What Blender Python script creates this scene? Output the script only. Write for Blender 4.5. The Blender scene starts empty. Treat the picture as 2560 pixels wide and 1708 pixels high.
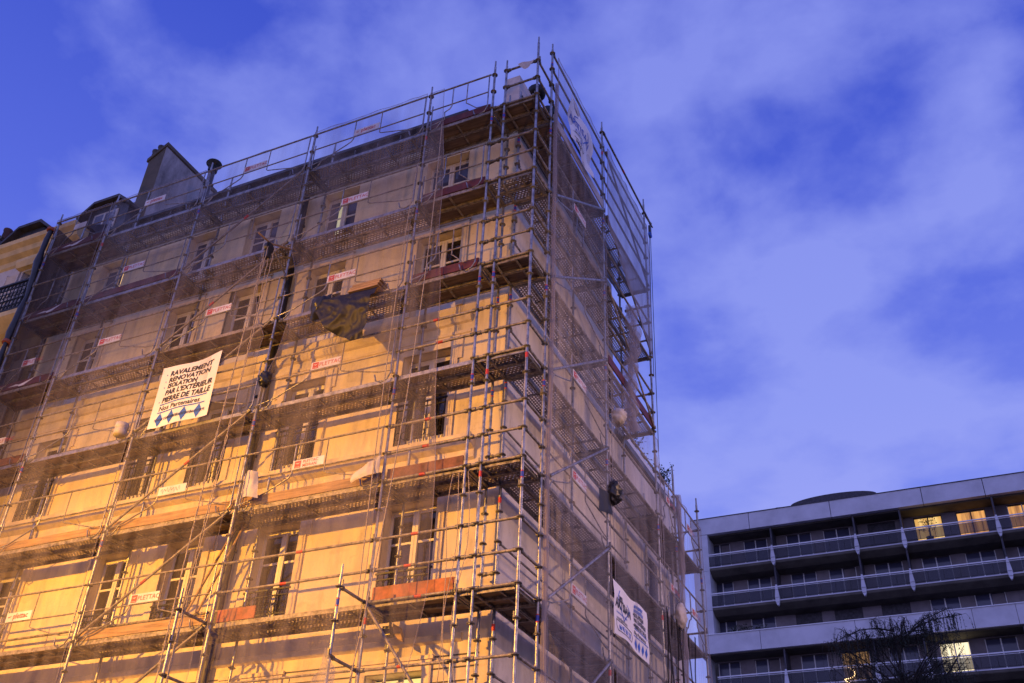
import bpy, bmesh, math, random
from mathutils import Matrix, Vector, noise
random.seed(7)
S = bpy.context.scene
COL = S.collection
# ------------------------------------------------------------------ camera
cam_d = bpy.data.cameras.new('camera'); cam = bpy.data.objects.new('camera', cam_d); COL.objects.link(cam)
R = ((0.90634745, 0.20925901, 0.36707624), (0.42058121, -0.53020325, -0.73620375), (0.04056774, 0.82164176, -0.56856878))
M = Matrix(R).to_4x4(); M.translation = Vector((5.7483, -12.0824, -5.1673))
cam.matrix_world = M
cam_d.sensor_width = 36; cam_d.lens = 2501.43 / 2560 * 36; cam_d.clip_end = 900; cam_d.clip_start = .1
S.camera = cam
GROUND = -6.8
# ------------------------------------------------------------------ sky at dusk (clouds lit by the last light)
W = bpy.data.worlds.new('World'); S.world = W; W.use_nodes = True
nt = W.node_tree; nt.nodes.clear()
def N(t, nt=nt, **k):
    n = nt.nodes.new(t)
    for a, b in k.items():
        if a == 'inp':
            for i, v in b.items(): n.inputs[i].default_value = v
        else: setattr(n, a, b)
    return n
def ln(a, b, nt=nt): nt.links.new(a, b)
def ramp(nt, stops, fac):
    r = nt.nodes.new('ShaderNodeValToRGB')
    while len(r.color_ramp.elements) < len(stops): r.color_ramp.elements.new(.5)
    for e, (p, c) in zip(r.color_ramp.elements, stops):
        e.position = p; e.color = (c if hasattr(c, '__len__') else (c, c, c)) + (1,) if hasattr(c, '__len__') else (c, c, c, 1)
    nt.links.new(fac, r.inputs[0]); return r.outputs[0]
def math_(nt, op, a, b=None, clamp=False):
    n = nt.nodes.new('ShaderNodeMath'); n.operation = op; n.use_clamp = clamp
    for i, v in enumerate((a, b)):
        if v is None: continue
        if isinstance(v, (int, float)): n.inputs[i].default_value = v
        else: nt.links.new(v, n.inputs[i])
    return n.outputs[0]
tc = N('ShaderNodeTexCoord'); sep = N('ShaderNodeSeparateXYZ'); ln(tc.outputs['Generated'], sep.inputs[0])
zc = math_(nt, 'ADD', math_(nt, 'MAXIMUM', sep.outputs[2], 0.0), .22)
cx = math_(nt, 'DIVIDE', sep.outputs[0], zc); cy = math_(nt, 'DIVIDE', sep.outputs[1], zc)
cmb = N('ShaderNodeCombineXYZ', inp={2: 3.7}); ln(cx, cmb.inputs[0]); ln(cy, cmb.inputs[1])
n1 = N('ShaderNodeTexNoise', inp={'Scale': 6.0, 'Detail': 10, 'Roughness': .52, 'Distortion': .1}); ln(cmb.outputs[0], n1.inputs['Vector'])
n2 = N('ShaderNodeTexNoise', inp={'Scale': 1.3, 'Detail': 2}); ln(cmb.outputs[0], n2.inputs['Vector'])
# cloud banks and clear gaps, placed by their direction in the sky
banks = [((-.158, .651, .742), .13, .13), ((-.106, .614, .782), .12, .08), ((-.116, .763, .636), .10, .15), ((-.101, .835, .541), .13, .17), ((-.196, .855, .48), .14, .12), ((.069, .68, .73), .12, .10),
         ((-.40, .517, .757), .17, .08), ((.083, .756, .649), .08, .10), ((-.527, .501, .687), .13, .04), ((.0, .875, .483), .16, .05),
         ((-.020, .72, .694), .09, -.03), ((.075, .816, .575), .10, -.025), ((-.644, .32, .694), .30, -.14), ((.15, .665, .735), .12, -.16), ((-.259, .556, .79), .07, -.09)]
bias = None
for d, rad, amp in banks:
    vd = N('ShaderNodeVectorMath', operation='DISTANCE'); ln(tc.outputs['Generated'], vd.inputs[0]); vd.inputs[1].default_value = d
    k = math_(nt, 'MAXIMUM', math_(nt, 'SUBTRACT', 1.0, math_(nt, 'DIVIDE', vd.outputs['Value'], rad * 1.7)), 0.0); k = math_(nt, 'MULTIPLY', math_(nt, 'MULTIPLY', k, k), amp * (.95 if amp > 0 else .8))
    bias = k if bias is None else math_(nt, 'ADD', bias, k)
dens = math_(nt, 'ADD', math_(nt, 'ADD', math_(nt, 'MULTIPLY', n1.outputs[0], .95), math_(nt, 'MULTIPLY', n2.outputs[0], .10)), bias)
cl = ramp(nt, [(.42, 0.0), (.50, .28), (.57, .60), (.70, 1.0)], dens)
base = ramp(nt, [(0.0, (.36, .42, .95)), (.42, (.19, .25, .86)), (.6, (.10, .15, .74)), (.78, (.05, .09, .60)), (.95, (.03, .055, .45))], sep.outputs[2])
hi = ramp(nt, [(0.0, (.50, .50, 1.0)), (.5, (.28, .335, .90)), (1.0, (.18, .22, .76))], sep.outputs[2])
mx = N('ShaderNodeMix', data_type='RGBA'); ln(cl, mx.inputs[0]); ln(base, mx.inputs[6]); ln(hi, mx.inputs[7])
SKY = 1.0
glow = N('ShaderNodeMix', data_type='RGBA', inp={7: (.62, .56, .98, 1)})      # paler afterglow in the part of the sky behind the camera
ln(math_(nt, 'MULTIPLY', math_(nt, 'MULTIPLY', sep.outputs[1], -1.0), .32, True), glow.inputs[0]); ln(mx.outputs[2], glow.inputs[6])
bg = N('ShaderNodeBackground', inp={1: SKY}); ln(glow.outputs[2], bg.inputs[0])
wo = N('ShaderNodeOutputWorld'); ln(bg.outputs[0], wo.inputs[0])
S.view_settings.view_transform = 'Standard'; S.view_settings.look = 'None'; S.view_settings.exposure = 0; S.view_settings.gamma = 1
S.cycles.max_bounces = 8; S.cycles.transparent_max_bounces = 24; S.cycles.diffuse_bounces = 3; S.cycles.sample_clamp_indirect = 3

# ------------------------------------------------------------------ materials
MATS = {}
def mat(name, col, rough=.7, metal=0, var=.12, scale=3., bump=0., bscale=40., emit=None, estr=1, spec=.5, col2=None, stretch=None):
    m = bpy.data.materials.new(name); m.use_nodes = True; t = m.node_tree
    p = t.nodes['Principled BSDF']; p.inputs['Roughness'].default_value = rough; p.inputs['Metallic'].default_value = metal
    p.inputs['Specular IOR Level'].default_value = spec
    co = t.nodes.new('ShaderNodeNewGeometry'); src = co.outputs['Position']
    if stretch:
        mp = t.nodes.new('ShaderNodeMapping'); mp.inputs['Scale'].default_value = stretch; t.links.new(src, mp.inputs[0]); src = mp.outputs[0]
    no = t.nodes.new('ShaderNodeTexNoise'); no.inputs['Scale'].default_value = scale; no.inputs['Detail'].default_value = 6; no.inputs['Roughness'].default_value = .65
    t.links.new(src, no.inputs['Vector'])
    c2 = col2 or tuple(c * (1 - var * 2) for c in col)
    c1 = tuple(min(1, c * (1 + var * .6)) for c in col)
    r = ramp(t, [(.32, c2), (.62, c1)], no.outputs[0]); t.links.new(r, p.inputs['Base Color'])
    if bump:
        nb = t.nodes.new('ShaderNodeTexNoise'); nb.inputs['Scale'].default_value = bscale; nb.inputs['Detail'].default_value = 4; t.links.new(src, nb.inputs['Vector'])
        b = t.nodes.new('ShaderNodeBump'); b.inputs['Strength'].default_value = bump; b.inputs['Distance'].default_value = .02
        t.links.new(nb.outputs[0], b.inputs['Height']); t.links.new(b.outputs[0], p.inputs['Normal'])
    if emit:
        p.inputs['Emission Color'].default_value = emit + (1,); p.inputs['Emission Strength'].default_value = estr
    MATS[name] = m; return m
mat('galv', (.36, .36, .38), .42, .8, .3, 9, .1, 30)
mat('steel_dull', (.30, .27, .25), .6, .3, .35, 14, .2, 60)
mat('rosette', (.20, .19, .18), .55, .6, .2, 8)
mat('blue_tape', (.03, .06, .42), .5, var=.05); mat('red_tape', (.55, .04, .03), .5, var=.05); mat('yellow_tape', (.75, .45, .05), .5, var=.1)
mat('plaster', (.66, .54, .40), .92, var=.09, scale=1.6, bump=.25, bscale=18)
def plaster2(name, col):
    m = bpy.data.materials.new(name); m.use_nodes = True; t = m.node_tree; p = t.nodes['Principled BSDF']; p.inputs['Roughness'].default_value = .93
    g = t.nodes.new('ShaderNodeNewGeometry')
    def noise(sc, scale, det=6, ro=.6):
        mp = t.nodes.new('ShaderNodeMapping'); mp.inputs['Scale'].default_value = sc; t.links.new(g.outputs['Position'], mp.inputs[0])
        n = t.nodes.new('ShaderNodeTexNoise'); n.inputs['Scale'].default_value = scale; n.inputs['Detail'].default_value = det; n.inputs['Roughness'].default_value = ro; t.links.new(mp.outputs[0], n.inputs['Vector']); return n.outputs[0]
    big = ramp(t, [(.35, tuple(c * .82 for c in col)), (.6, col)], noise((1, 1, 1), .9))
    streak = ramp(t, [(.34, .74), (.50, 1.0)], noise((2.2, 2.2, .5), 1.6, 8, .7))
    spots = ramp(t, [(.30, .55), (.40, 1.0)], noise((1, 1, 1), 7, 8, .75))
    patch = ramp(t, [(.60, 1.0), (.615, .86)], noise((1, 1, 1.6), 1.1, 3, .5))
    c = big
    for k in (streak, spots, patch):
        mx = t.nodes.new('ShaderNodeMix'); mx.data_type = 'RGBA'; mx.blend_type = 'MULTIPLY'; mx.inputs[0].default_value = .75; t.links.new(c, mx.inputs[6]); t.links.new(k, mx.inputs[7]); c = mx.outputs[2]
    t.links.new(c, p.inputs['Base Color'])
    b = t.nodes.new('ShaderNodeBump'); b.inputs['Strength'].default_value = .35; b.inputs['Distance'].default_value = .02; t.links.new(noise((1, 1, 1), 22), b.inputs['Height']); t.links.new(b.outputs[0], p.inputs['Normal']); MATS[name] = m
plaster2('plaster_front', (.80, .68, .46)); plaster2('plaster_gable', (.78, .72, .66))
mat('plaster_side', (.68, .62, .56), .93, var=.16, scale=.9, bump=.3, bscale=12, stretch=(1, 1, .6))
mat('stone_trim', (.72, .60, .42), .85, var=.12, scale=4, bump=.2, bscale=25)
mat('yellow_stone', (.70, .52, .26), .85, var=.12, scale=3, bump=.2)
mat('neigh_wall', (.62, .56, .52), .9, var=.1, scale=3)
mat('white_paint', (.74, .70, .64), .5, var=.05)
mat('board', (.42, .27, .14), .8, var=.25, scale=3, stretch=(.6, 8, 8))
mat('ply', (.17, .12, .09), .75, var=.3, scale=5, stretch=(.5, 5, 5))
mat('toe_red', (.115, .02, .018), .6, var=.25, scale=6)
mat('toe_orange', (.36, .085, .035), .6, var=.3, scale=6)
mat('toe_dull', (.20, .075, .045), .7, var=.3, scale=6); mat('toe_white', (.62, .55, .52), .7, var=.12)
mat('zinc', (.06, .06, .07), .45, .4, .3, 5)
mat('slate', (.06, .055, .07), .6, 0, .3, 6)
mat('chimney_render', (.34, .33, .34), .95, var=.35, scale=1.6, bump=.4, bscale=10, stretch=(1, 1, .45))
mat('iron', (.02, .02, .022), .5, .4, .1)
mat('black_plastic', (.025, .025, .032), .35, 0, .3, 5, .3, 10)
mat('tarp', (.012, .011, .015), .6, 0, .2, 4, .2, 9)
mat('white_bag', (.52, .48, .46), .6, 0, .1, 5, .5, 12)
mat('cloth_white', (.80, .80, .86), .8, var=.05, scale=2)
mat('ink', (.03, .03, .05), .7, var=0); mat('ink_blue', (.03, .12, .58), .7, var=0); mat('ink_red', (.60, .05, .04), .6, var=0)
mat('rope', (.45, .38, .30), .9, var=.3, scale=60)
mat('asphalt', (.05, .05, .052), .9, var=.2, scale=8, bump=.3)
mat('pave', (.22, .21, .20), .9, var=.15, scale=4)
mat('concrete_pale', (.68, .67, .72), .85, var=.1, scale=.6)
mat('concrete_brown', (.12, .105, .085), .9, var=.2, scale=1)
mat('panel_grey', (.25, .22, .24), .8, var=.15, scale=1)
mat('white_frame', (.85, .85, .88), .4, var=.04)
mat('leaf_dark', (.02, .03, .015), .8, var=.4, scale=20)
mat('bark', (.035, .028, .024), .9, var=.3, scale=10)
mat('dark_pot', (.10, .045, .04), .8, var=.2); mat('terracotta', (.28, .09, .05), .8, var=.2)
mat('curtain_grey', (.30, .30, .33), .8, var=.2, scale=6, stretch=(6, 6, .3))
mat('curtain_warm', (.55, .42, .28), .8, var=.25, scale=8, stretch=(6, 6, .3))
mat('lit_strip', (.8, .6, .3), .8, var=.1, emit=(1.0, .60, .24), estr=1.1)
mat('lit_pale', (.8, .75, .5), .8, var=.1, emit=(.72, .66, .36), estr=.45)
mat('bulb', (1, .8, .5), .5, emit=(1, .62, .25), estr=6)
def glass(name, col, rough=.06, fac=1.0):
    m = bpy.data.materials.new(name); m.use_nodes = True; t = m.node_tree; p = t.nodes['Principled BSDF']
    p.inputs['Base Color'].default_value = col + (1,); p.inputs['Roughness'].default_value = rough; p.inputs['Specular IOR Level'].default_value = .6
    if fac < 1:
        tr = t.nodes.new('ShaderNodeBsdfTransparent'); mxs = t.nodes.new('ShaderNodeMixShader'); mxs.inputs[0].default_value = fac
        t.links.new(tr.outputs[0], mxs.inputs[1]); t.links.new(p.outputs[0], mxs.inputs[2]); t.links.new(mxs.outputs[0], t.nodes['Material Output'].inputs[0])
    MATS[name] = m
glass('pane_dark', (.022, .018, .018)); glass('pane_blue', (.075, .08, .14), .12); glass('balustrade', (.012, .012, .03), .15, .55)
def lit(name, ca, cb, strength, sc=9):
    m = bpy.data.materials.new(name); m.use_nodes = True; t = m.node_tree; p = t.nodes['Principled BSDF']
    g = t.nodes.new('ShaderNodeNewGeometry'); mp = t.nodes.new('ShaderNodeMapping'); mp.inputs['Scale'].default_value = (sc, sc, .35); t.links.new(g.outputs['Position'], mp.inputs[0])
    no = t.nodes.new('ShaderNodeTexNoise'); no.inputs['Scale'].default_value = 1; no.inputs['Detail'].default_value = 4; t.links.new(mp.outputs[0], no.inputs['Vector'])
    r = ramp(t, [(.36, cb), (.62, ca)], no.outputs[0]); t.links.new(r, p.inputs['Emission Color']); p.inputs['Emission Strength'].default_value = strength
    p.inputs['Base Color'].default_value = (.2, .15, .1, 1); MATS[name] = m
lit('lit_yellow', (1.0, .66, .22), (.70, .36, .08), 1.0, 6); lit('lit_orange', (.98, .46, .12), (.36, .15, .05), .95, 6)
lit('lit_cream', (1.0, .88, .62), (.85, .66, .36), 1.25); lit('lit_dim', (.30, .16, .05), (.12, .06, .02), .8); lit('lit_shop', (1.0, .72, .25), (.9, .5, .12), 1.3, 3)
def perf(name, swap, open_=2.7):
    m = bpy.data.materials.new(name); m.use_nodes = True; t = m.node_tree; p = t.nodes['Principled BSDF']
    p.inputs['Base Color'].default_value = (.30, .265, .24, 1); p.inputs['Metallic'].default_value = .35; p.inputs['Roughness'].default_value = .55
    g = t.nodes.new('ShaderNodeNewGeometry'); s = t.nodes.new('ShaderNodeSeparateXYZ'); t.links.new(g.outputs['Position'], s.inputs[0])
    u, v = (s.outputs[1], s.outputs[0]) if swap else (s.outputs[0], s.outputs[1])
    vv = math_(t, 'DIVIDE', v, .05); row = math_(t, 'FLOOR', vv); odd = math_(t, 'MULTIPLY', math_(t, 'MODULO', math_(t, 'ADD', row, 100), 2), .5)
    uu = math_(t, 'ADD', math_(t, 'DIVIDE', u, .07), odd)
    fu = math_(t, 'ABSOLUTE', math_(t, 'SUBTRACT', math_(t, 'FRACT', math_(t, 'ADD', uu, 500)), .5)); fv = math_(t, 'ABSOLUTE', math_(t, 'SUBTRACT', math_(t, 'FRACT', math_(t, 'ADD', vv, 500)), .5))
    # dirt and plaster splashes clog some of the holes
    no = t.nodes.new('ShaderNodeTexNoise'); no.inputs['Scale'].default_value = 1.3; t.links.new(g.outputs['Position'], no.inputs['Vector'])
    lim = math_(t, 'MULTIPLY', math_(t, 'SUBTRACT', no.outputs[0], .2), .85)
    e = math_(t, 'ADD', math_(t, 'POWER', math_(t, 'DIVIDE', fu, .40), 2), math_(t, 'POWER', math_(t, 'DIVIDE', fv, .34), 2))
    hole = math_(t, 'LESS_THAN', e, math_(t, 'MULTIPLY', lim, open_))
    tr = t.nodes.new('ShaderNodeBsdfTransparent'); mxs = t.nodes.new('ShaderNodeMixShader'); t.links.new(hole, mxs.inputs[0])
    t.links.new(p.outputs[0], mxs.inputs[1]); t.links.new(tr.outputs[0], mxs.inputs[2]); t.links.new(mxs.outputs[0], t.nodes['Material Output'].inputs[0])
    MATS[name] = m
perf('perf_x', False); perf('perf_y', True); perf('tread_x', False, .85); perf('tread_y', True, 1.3)
def netmat(name, col, dens, sc=1.2):
    m = bpy.data.materials.new(name); m.use_nodes = True; t = m.node_tree; t.nodes.remove(t.nodes['Principled BSDF'])
    d = t.nodes.new('ShaderNodeBsdfDiffuse'); d.inputs[0].default_value = col + (1,); tl = t.nodes.new('ShaderNodeBsdfTranslucent'); tl.inputs[0].default_value = col + (1,)
    m1 = t.nodes.new('ShaderNodeMixShader'); m1.inputs[0].default_value = .45; t.links.new(d.outputs[0], m1.inputs[1]); t.links.new(tl.outputs[0], m1.inputs[2])
    g = t.nodes.new('ShaderNodeNewGeometry'); mp = t.nodes.new('ShaderNodeMapping'); mp.inputs['Scale'].default_value = (3.2, 3.2, .35); t.links.new(g.outputs['Position'], mp.inputs[0])
    no = t.nodes.new('ShaderNodeTexNoise'); no.inputs['Scale'].default_value = sc; no.inputs['Detail'].default_value = 5; t.links.new(mp.outputs[0], no.inputs['Vector'])
    f = math_(t, 'ADD', math_(t, 'MULTIPLY', math_(t, 'SUBTRACT', no.outputs[0], .5), .7), dens, True)
    tr = t.nodes.new('ShaderNodeBsdfTransparent'); m2 = t.nodes.new('ShaderNodeMixShader'); t.links.new(f, m2.inputs[0]); t.links.new(tr.outputs[0], m2.inputs[1]); t.links.new(m1.outputs[0], m2.inputs[2])
    t.links.new(m2.outputs[0], t.nodes['Material Output'].inputs[0]); MATS[name] = m
netmat('net', (.46, .42, .46), .19); netmat('net_first', (.17, .14, .15), .34); netmat('net_thick', (.48, .44, .48), .42); netmat('net_top', (.50, .48, .55), .58); netmat('net_dark', (.03, .027, .03), .86); netmat('net_side', (.50, .49, .56), .25)

# ------------------------------------------------------------------ mesh builder
ORG = {}
class MB:
    def __init__(s): s.v = []; s.f = []; s.m = []; s.sm = []; s.mats = []
    def mi(s, name):
        if name not in s.mats: s.mats.append(name)
        return s.mats.index(name)
    def add(s, vs, fs, mn, smooth=False):
        b = len(s.v); s.v += [tuple(v) for v in vs]; k = s.mi(mn)
        for f in fs: s.f.append([b + i for i in f]); s.m.append(k); s.sm.append(smooth)
        return s
    def box(s, a, b, mn):
        x0, y0, z0 = a; x1, y1, z1 = b
        return s.add([(x0, y0, z0), (x1, y0, z0), (x1, y1, z0), (x0, y1, z0), (x0, y0, z1), (x1, y0, z1), (x1, y1, z1), (x0, y1, z1)],
                     [(0, 3, 2, 1), (4, 5, 6, 7), (0, 1, 5, 4), (1, 2, 6, 5), (2, 3, 7, 6), (3, 0, 4, 7)], mn)
    def tube(s, pts, r, mn, n=8, caps=True):
        pts = [Vector(p) for p in pts]; rs = r if hasattr(r, '__len__') else [r] * len(pts); vs = []; up = None
        for i, p in enumerate(pts):
            d = (pts[min(i + 1, len(pts) - 1)] - pts[max(i - 1, 0)]).normalized()
            if up is None: up = Vector((0, 0, 1)) if abs(d.z) < .9 else Vector((1, 0, 0))
            a = d.cross(up).normalized(); b = d.cross(a).normalized(); up = -b if False else up
            if abs(d.dot(up)) > .98: a = d.orthogonal().normalized(); b = d.cross(a)
            for k in range(n):
                t = 2 * math.pi * k / n; vs.append(p + a * math.cos(t) * rs[i] + b * math.sin(t) * rs[i])
        fs = [(i * n + k, i * n + (k + 1) % n, (i + 1) * n + (k + 1) % n, (i + 1) * n + k) for i in range(len(pts) - 1) for k in range(n)]
        s.add(vs, fs, mn, True)
        if caps: s.add(vs[:n], [tuple(range(n))[::-1]], mn); s.add(vs[-n:], [tuple(range(n))], mn)
        return s
    def lathe(s, c, prof, mn, n=12):
        c = Vector(c); vs = []
        for r, z in prof:
            for k in range(n): t = 2 * math.pi * k / n; vs.append(c + Vector((r * math.cos(t), r * math.sin(t), z)))
        fs = [(i * n + k, i * n + (k + 1) % n, (i + 1) * n + (k + 1) % n, (i + 1) * n + k) for i in range(len(prof) - 1) for k in range(n)]
        return s.add(vs, fs, mn, True)
    def prism(s, poly, axis, a, b, mn):      # poly of 2D points extruded along an axis
        def P(q, t): return {'x': (t, q[0], q[1]), 'y': (q[0], t, q[1]), 'z': (q[0], q[1], t)}[axis]
        n = len(poly); vs = [P(q, a) for q in poly] + [P(q, b) for q in poly]
        return s.add(vs, [tuple(range(n)), tuple(range(n, 2 * n))[::-1]] + [(i, (i + 1) % n, n + (i + 1) % n, n + i) for i in range(n)], mn)
    def grid(s, fn, nu, nv, mn, smooth=True):
        vs = [fn(i / nu, j / nv) for j in range(nv + 1) for i in range(nu + 1)]
        return s.add(vs, [(j * (nu + 1) + i, j * (nu + 1) + i + 1, (j + 1) * (nu + 1) + i + 1, (j + 1) * (nu + 1) + i) for j in range(nv) for i in range(nu)], mn, smooth)
    def text(s, body, fn, size, mn, bold=0., align='LEFT', sx=1., shear=0.):
        vs, fs = text_mesh(body, size, bold, align, sx, shear)
        return s.add([fn(x, y) for x, y in vs], fs, mn)
    def build(s, name, parent=None, solid=0):
        me = bpy.data.meshes.new(name); o = bpy.data.objects.new(name, me); COL.objects.link(o)
        org = ORG.get(parent.name, Vector()) if parent else Vector()
        me.from_pydata([Vector(v) - org for v in s.v], [], s.f)
        for k in s.mats: me.materials.append(MATS[k])
        me.polygons.foreach_set('material_index', s.m); me.polygons.foreach_set('use_smooth', s.sm); me.update()
        if solid:
            md = o.modifiers.new('thick', 'SOLIDIFY'); md.thickness = solid
        if parent: o.parent = parent; ORG[o.name] = org
        else: ORG[o.name] = org
        return o
_tc = {}
def text_mesh(body, size, bold, align, sx, shear):
    k = (body, size, bold, align, sx, shear)
    if k in _tc: return _tc[k]
    c = bpy.data.curves.new('t', 'FONT'); c.body = body; c.size = size; c.offset = bold; c.align_x = align; c.shear = shear; c.resolution_u = 2
    o = bpy.data.objects.new('t', c); COL.objects.link(o)
    dg = bpy.context.evaluated_depsgraph_get(); me = bpy.data.meshes.new_from_object(o.evaluated_get(dg))
    r = ([(v.co.x * sx, v.co.y) for v in me.vertices], [tuple(p.vertices) for p in me.polygons])
    bpy.data.objects.remove(o); bpy.data.curves.remove(c); bpy.data.meshes.remove(me); _tc[k] = r; return r
def thing(name, label, cat, loc, group=None):
    o = bpy.data.objects.new(name, None); COL.objects.link(o); o.location = loc; o.empty_display_size = .2; ORG[o.name] = Vector(loc)
    o['label'] = label; o['category'] = cat
    if group: o['group'] = group
    return o
def tag(o, label, cat, group=None, kind=None):
    o['label'] = label; o['category'] = cat
    if group: o['group'] = group
    if kind: o['kind'] = kind
    return o
def struct(o, label, kind='structure'): o['kind'] = kind; o['label'] = label; return o

# ------------------------------------------------------------------ ground
g = MB().add([(-400, -400, GROUND), (400, -400, GROUND), (400, 400, GROUND), (-400, 400, GROUND)], [(0, 1, 2, 3)], 'asphalt').build('ground'); struct(g, 'dark asphalt ground reaching to the horizon')
g = MB().box((-60, -2.6, GROUND + .004), (2.4, 60, GROUND + .14), 'pave').build('pavement'); struct(g, 'grey stone pavement under the scaffolded corner')

# ------------------------------------------------------------------ street lamps (the warm light on the facades) and one lamp added as fill
def street_lamp(x, y, z, aim, power, col, label, spread=150, blend=.55, size=.12):
    t = thing('street_lamp', label, 'street lamp', (x, y, GROUND), 'street lamps lighting the facades')
    b = Vector((aim[0] - x, aim[1] - y, 0)).normalized(); px, py = x - b.x * 1.2, y - b.y * 1.2
    MB().tube([(px, py, GROUND), (px, py, z + .3), (px + b.x * .5, py + b.y * .5, z + .75), (x - b.x * .2, y - b.y * .2, z + .6)], [.09, .06, .045, .04], 'iron', 10).build('pole', t)
    MB().lathe((x, y, z + .5), [(0, .22), (.12, .2), (.26, .05), (.28, 0), (.26, 0), (.2, .06), (0, .09)], 'zinc', 14).build('lamp_shade', t)
    l = bpy.data.lights.new('lamp_light', 'SPOT'); l.energy = power; l.color = col; l.spot_size = math.radians(spread); l.spot_blend = blend; l.shadow_soft_size = size
    o = bpy.data.objects.new('lamp_light', l); COL.objects.link(o)
    d = Vector(aim) - Vector((x, y, z)); o.rotation_mode = 'QUATERNION'; o.rotation_quaternion = d.to_track_quat('-Z', 'Y'); o.location = (0, 0, z - GROUND); o.location = Vector((x, y, z)) - ORG[t.name]; o.parent = t
street_lamp(-11, -13, 5.0, (-4.5, .9, -9.0), 27500, (1.0, .43, .02), 'street lamp across the road to the left, lighting the front facade', 122, 1.0)
street_lamp(10.5, 5.0, 4.6, (-.8, 3.0, -3.5), 2100, (1.0, .56, .32), 'street lamp in the side street, lighting the gable wall', 135, .8)
street_lamp(9.5, -11.5, 2.6, (-3.0, .9, -2.5), 2100, (1.0, .50, .22), 'unseen lamp added at the junction on the right, filling both facades', 150, .8, .35)  # unseen lamp added to lift the shadow bands and the corner
street_lamp(-18.5, -7.5, 2.2, (-15.5, .9, 9.5), 950, (1.0, .55, .13), 'low street lamp far left, lighting the neighbouring house', 110, .7)

# ------------------------------------------------------------------ walls with openings
def wall_open(mb, axis, pos, u0, u1, z0, z1, ops, mn, depth=.26, inward=1, reveal=None):
    """wall sheet on plane axis=pos with rectangular openings and their reveals"""
    us = sorted({u0, u1} | {o[0] for o in ops} | {o[1] for o in ops}); zs = sorted({z0, z1} | {o[2] for o in ops} | {o[3] for o in ops})
    P = (lambda u, z, d=0: (u, pos + d, z)) if axis == 'y' else (lambda u, z, d=0: (pos + d, u, z))
    for a, b in zip(us, us[1:]):
        for c, d in zip(zs, zs[1:]):
            m = ((a + b) / 2, (c + d) / 2)
            if any(o[0] < m[0] < o[1] and o[2] < m[1] < o[3] for o in ops): continue
            mb.add([P(a, c), P(b, c), P(b, d), P(a, d)], [(0, 1, 2, 3)], mn)
    D = depth * inward
    for a, b, c, d in ops:
        for q in ((a, c, b, c), (b, c, b, d), (b, d, a, d), (a, d, a, c)):
            mb.add([P(q[0], q[1]), P(q[2], q[3]), P(q[2], q[3], D), P(q[0], q[1], D)], [(0, 1, 2, 3)], reveal or mn)
WY = .88; WX = -.82
cols = [(-2.92, -1.92), (-5.55, -4.62), (-7.6, -6.72), (-9.32, -8.5), (-12.1, -11.25)]
floors = [(-2.95, -.79), (.10, 2.02), (3.06, 5.02), (5.95, 7.9), (8.62, 10.02)]
apt = thing('apartment_building', 'old plastered corner building of orange lit stone, wrapped in scaffolding', 'building', (-7, 4, GROUND))
ops = [(a, b, c, d) for a, b in cols for c, d in floors]
mb = MB(); wall_open(mb, 'y', WY, -13.13, WX, GROUND, 10.15, ops, 'plaster_front'); mb.build('front_wall', apt)
mb = MB()
sops = []
wall_open(mb, 'x', WX, WY, 6.45, GROUND, 10.15, sops, 'plaster_gable', .2, -1)
mb.add([(WX, 6.45, 5.3), (WX, 6.45, 10.15), (-13.13, 6.45, 10.15), (-13.13, 6.45, 5.3)], [(0, 1, 2, 3)], 'plaster_side')
mb.add([(-13.13, WY, GROUND), (-13.13, WY, 10.15), (-13.13, 6.45, 10.15), (-13.13, 6.45, GROUND)], [(0, 1, 2, 3)], 'plaster_side'); mb.build('side_wall', apt)
mb = MB(); mb.box((-13.1, 1.35, GROUND), (-1.0, 1.42, 10.1), 'panel_grey'); mb.build('inner_partition', apt)
# cornices and string courses (profiles run along x)
def course(prof, x0, x1, name, mn='stone_trim'):
    MB().prism([(WY + .004 - a, z) for a, z in prof] + [(WY + .1, prof[-1][1]), (WY + .1, prof[0][1])], 'x', x0, x1, mn).build(name, apt)
course([(0, 2.62), (.05, 2.66), (.06, 2.8), (.16, 2.86), (.19, 2.92), (.24, 2.95), (.24, 3.02), (0, 3.05)], -13.13, -1.3, 'cornice')
course([(0, 5.50), (.05, 5.53), (.08, 5.60), (.08, 5.66), (0, 5.70)], -13.13, -1.55, 'string_course')
course([(0, 5.26), (.03, 5.28), (.03, 5.34), (0, 5.36)], -13.13, -1.55, 'string_course')
course([(0, 8.36), (.06, 8.4), (.06, 8.48), (0, 8.52)], -13.13, WX, 'string_course')
course([(0, -.42), (.05, -.38), (.05, -.30), (0, -.27)], -13.13, -1.3, 'string_course')
course([(0, 10.12), (.03, 10.14), (.05, 10.2), (.10, 10.25), (.12, 10.34), (0, 10.36)], -13.13, WX + .2, 'cornice')
# rusticated joints on the lower storey
mb = MB()
for z in (-.62, -.8, -1.0, -1.25, -1.5): 
    xs = [-13.1] + [v for c in sorted(cols) for v in (c[0] - .16, c[1] + .16)] + [-1.0]
    for a, b in zip(xs[::2], xs[1::2]): mb.box((a, WY - .006, z), (b, WY + .01, z + .022), 'concrete_brown')
mb.build('joint_lines', apt)
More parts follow.
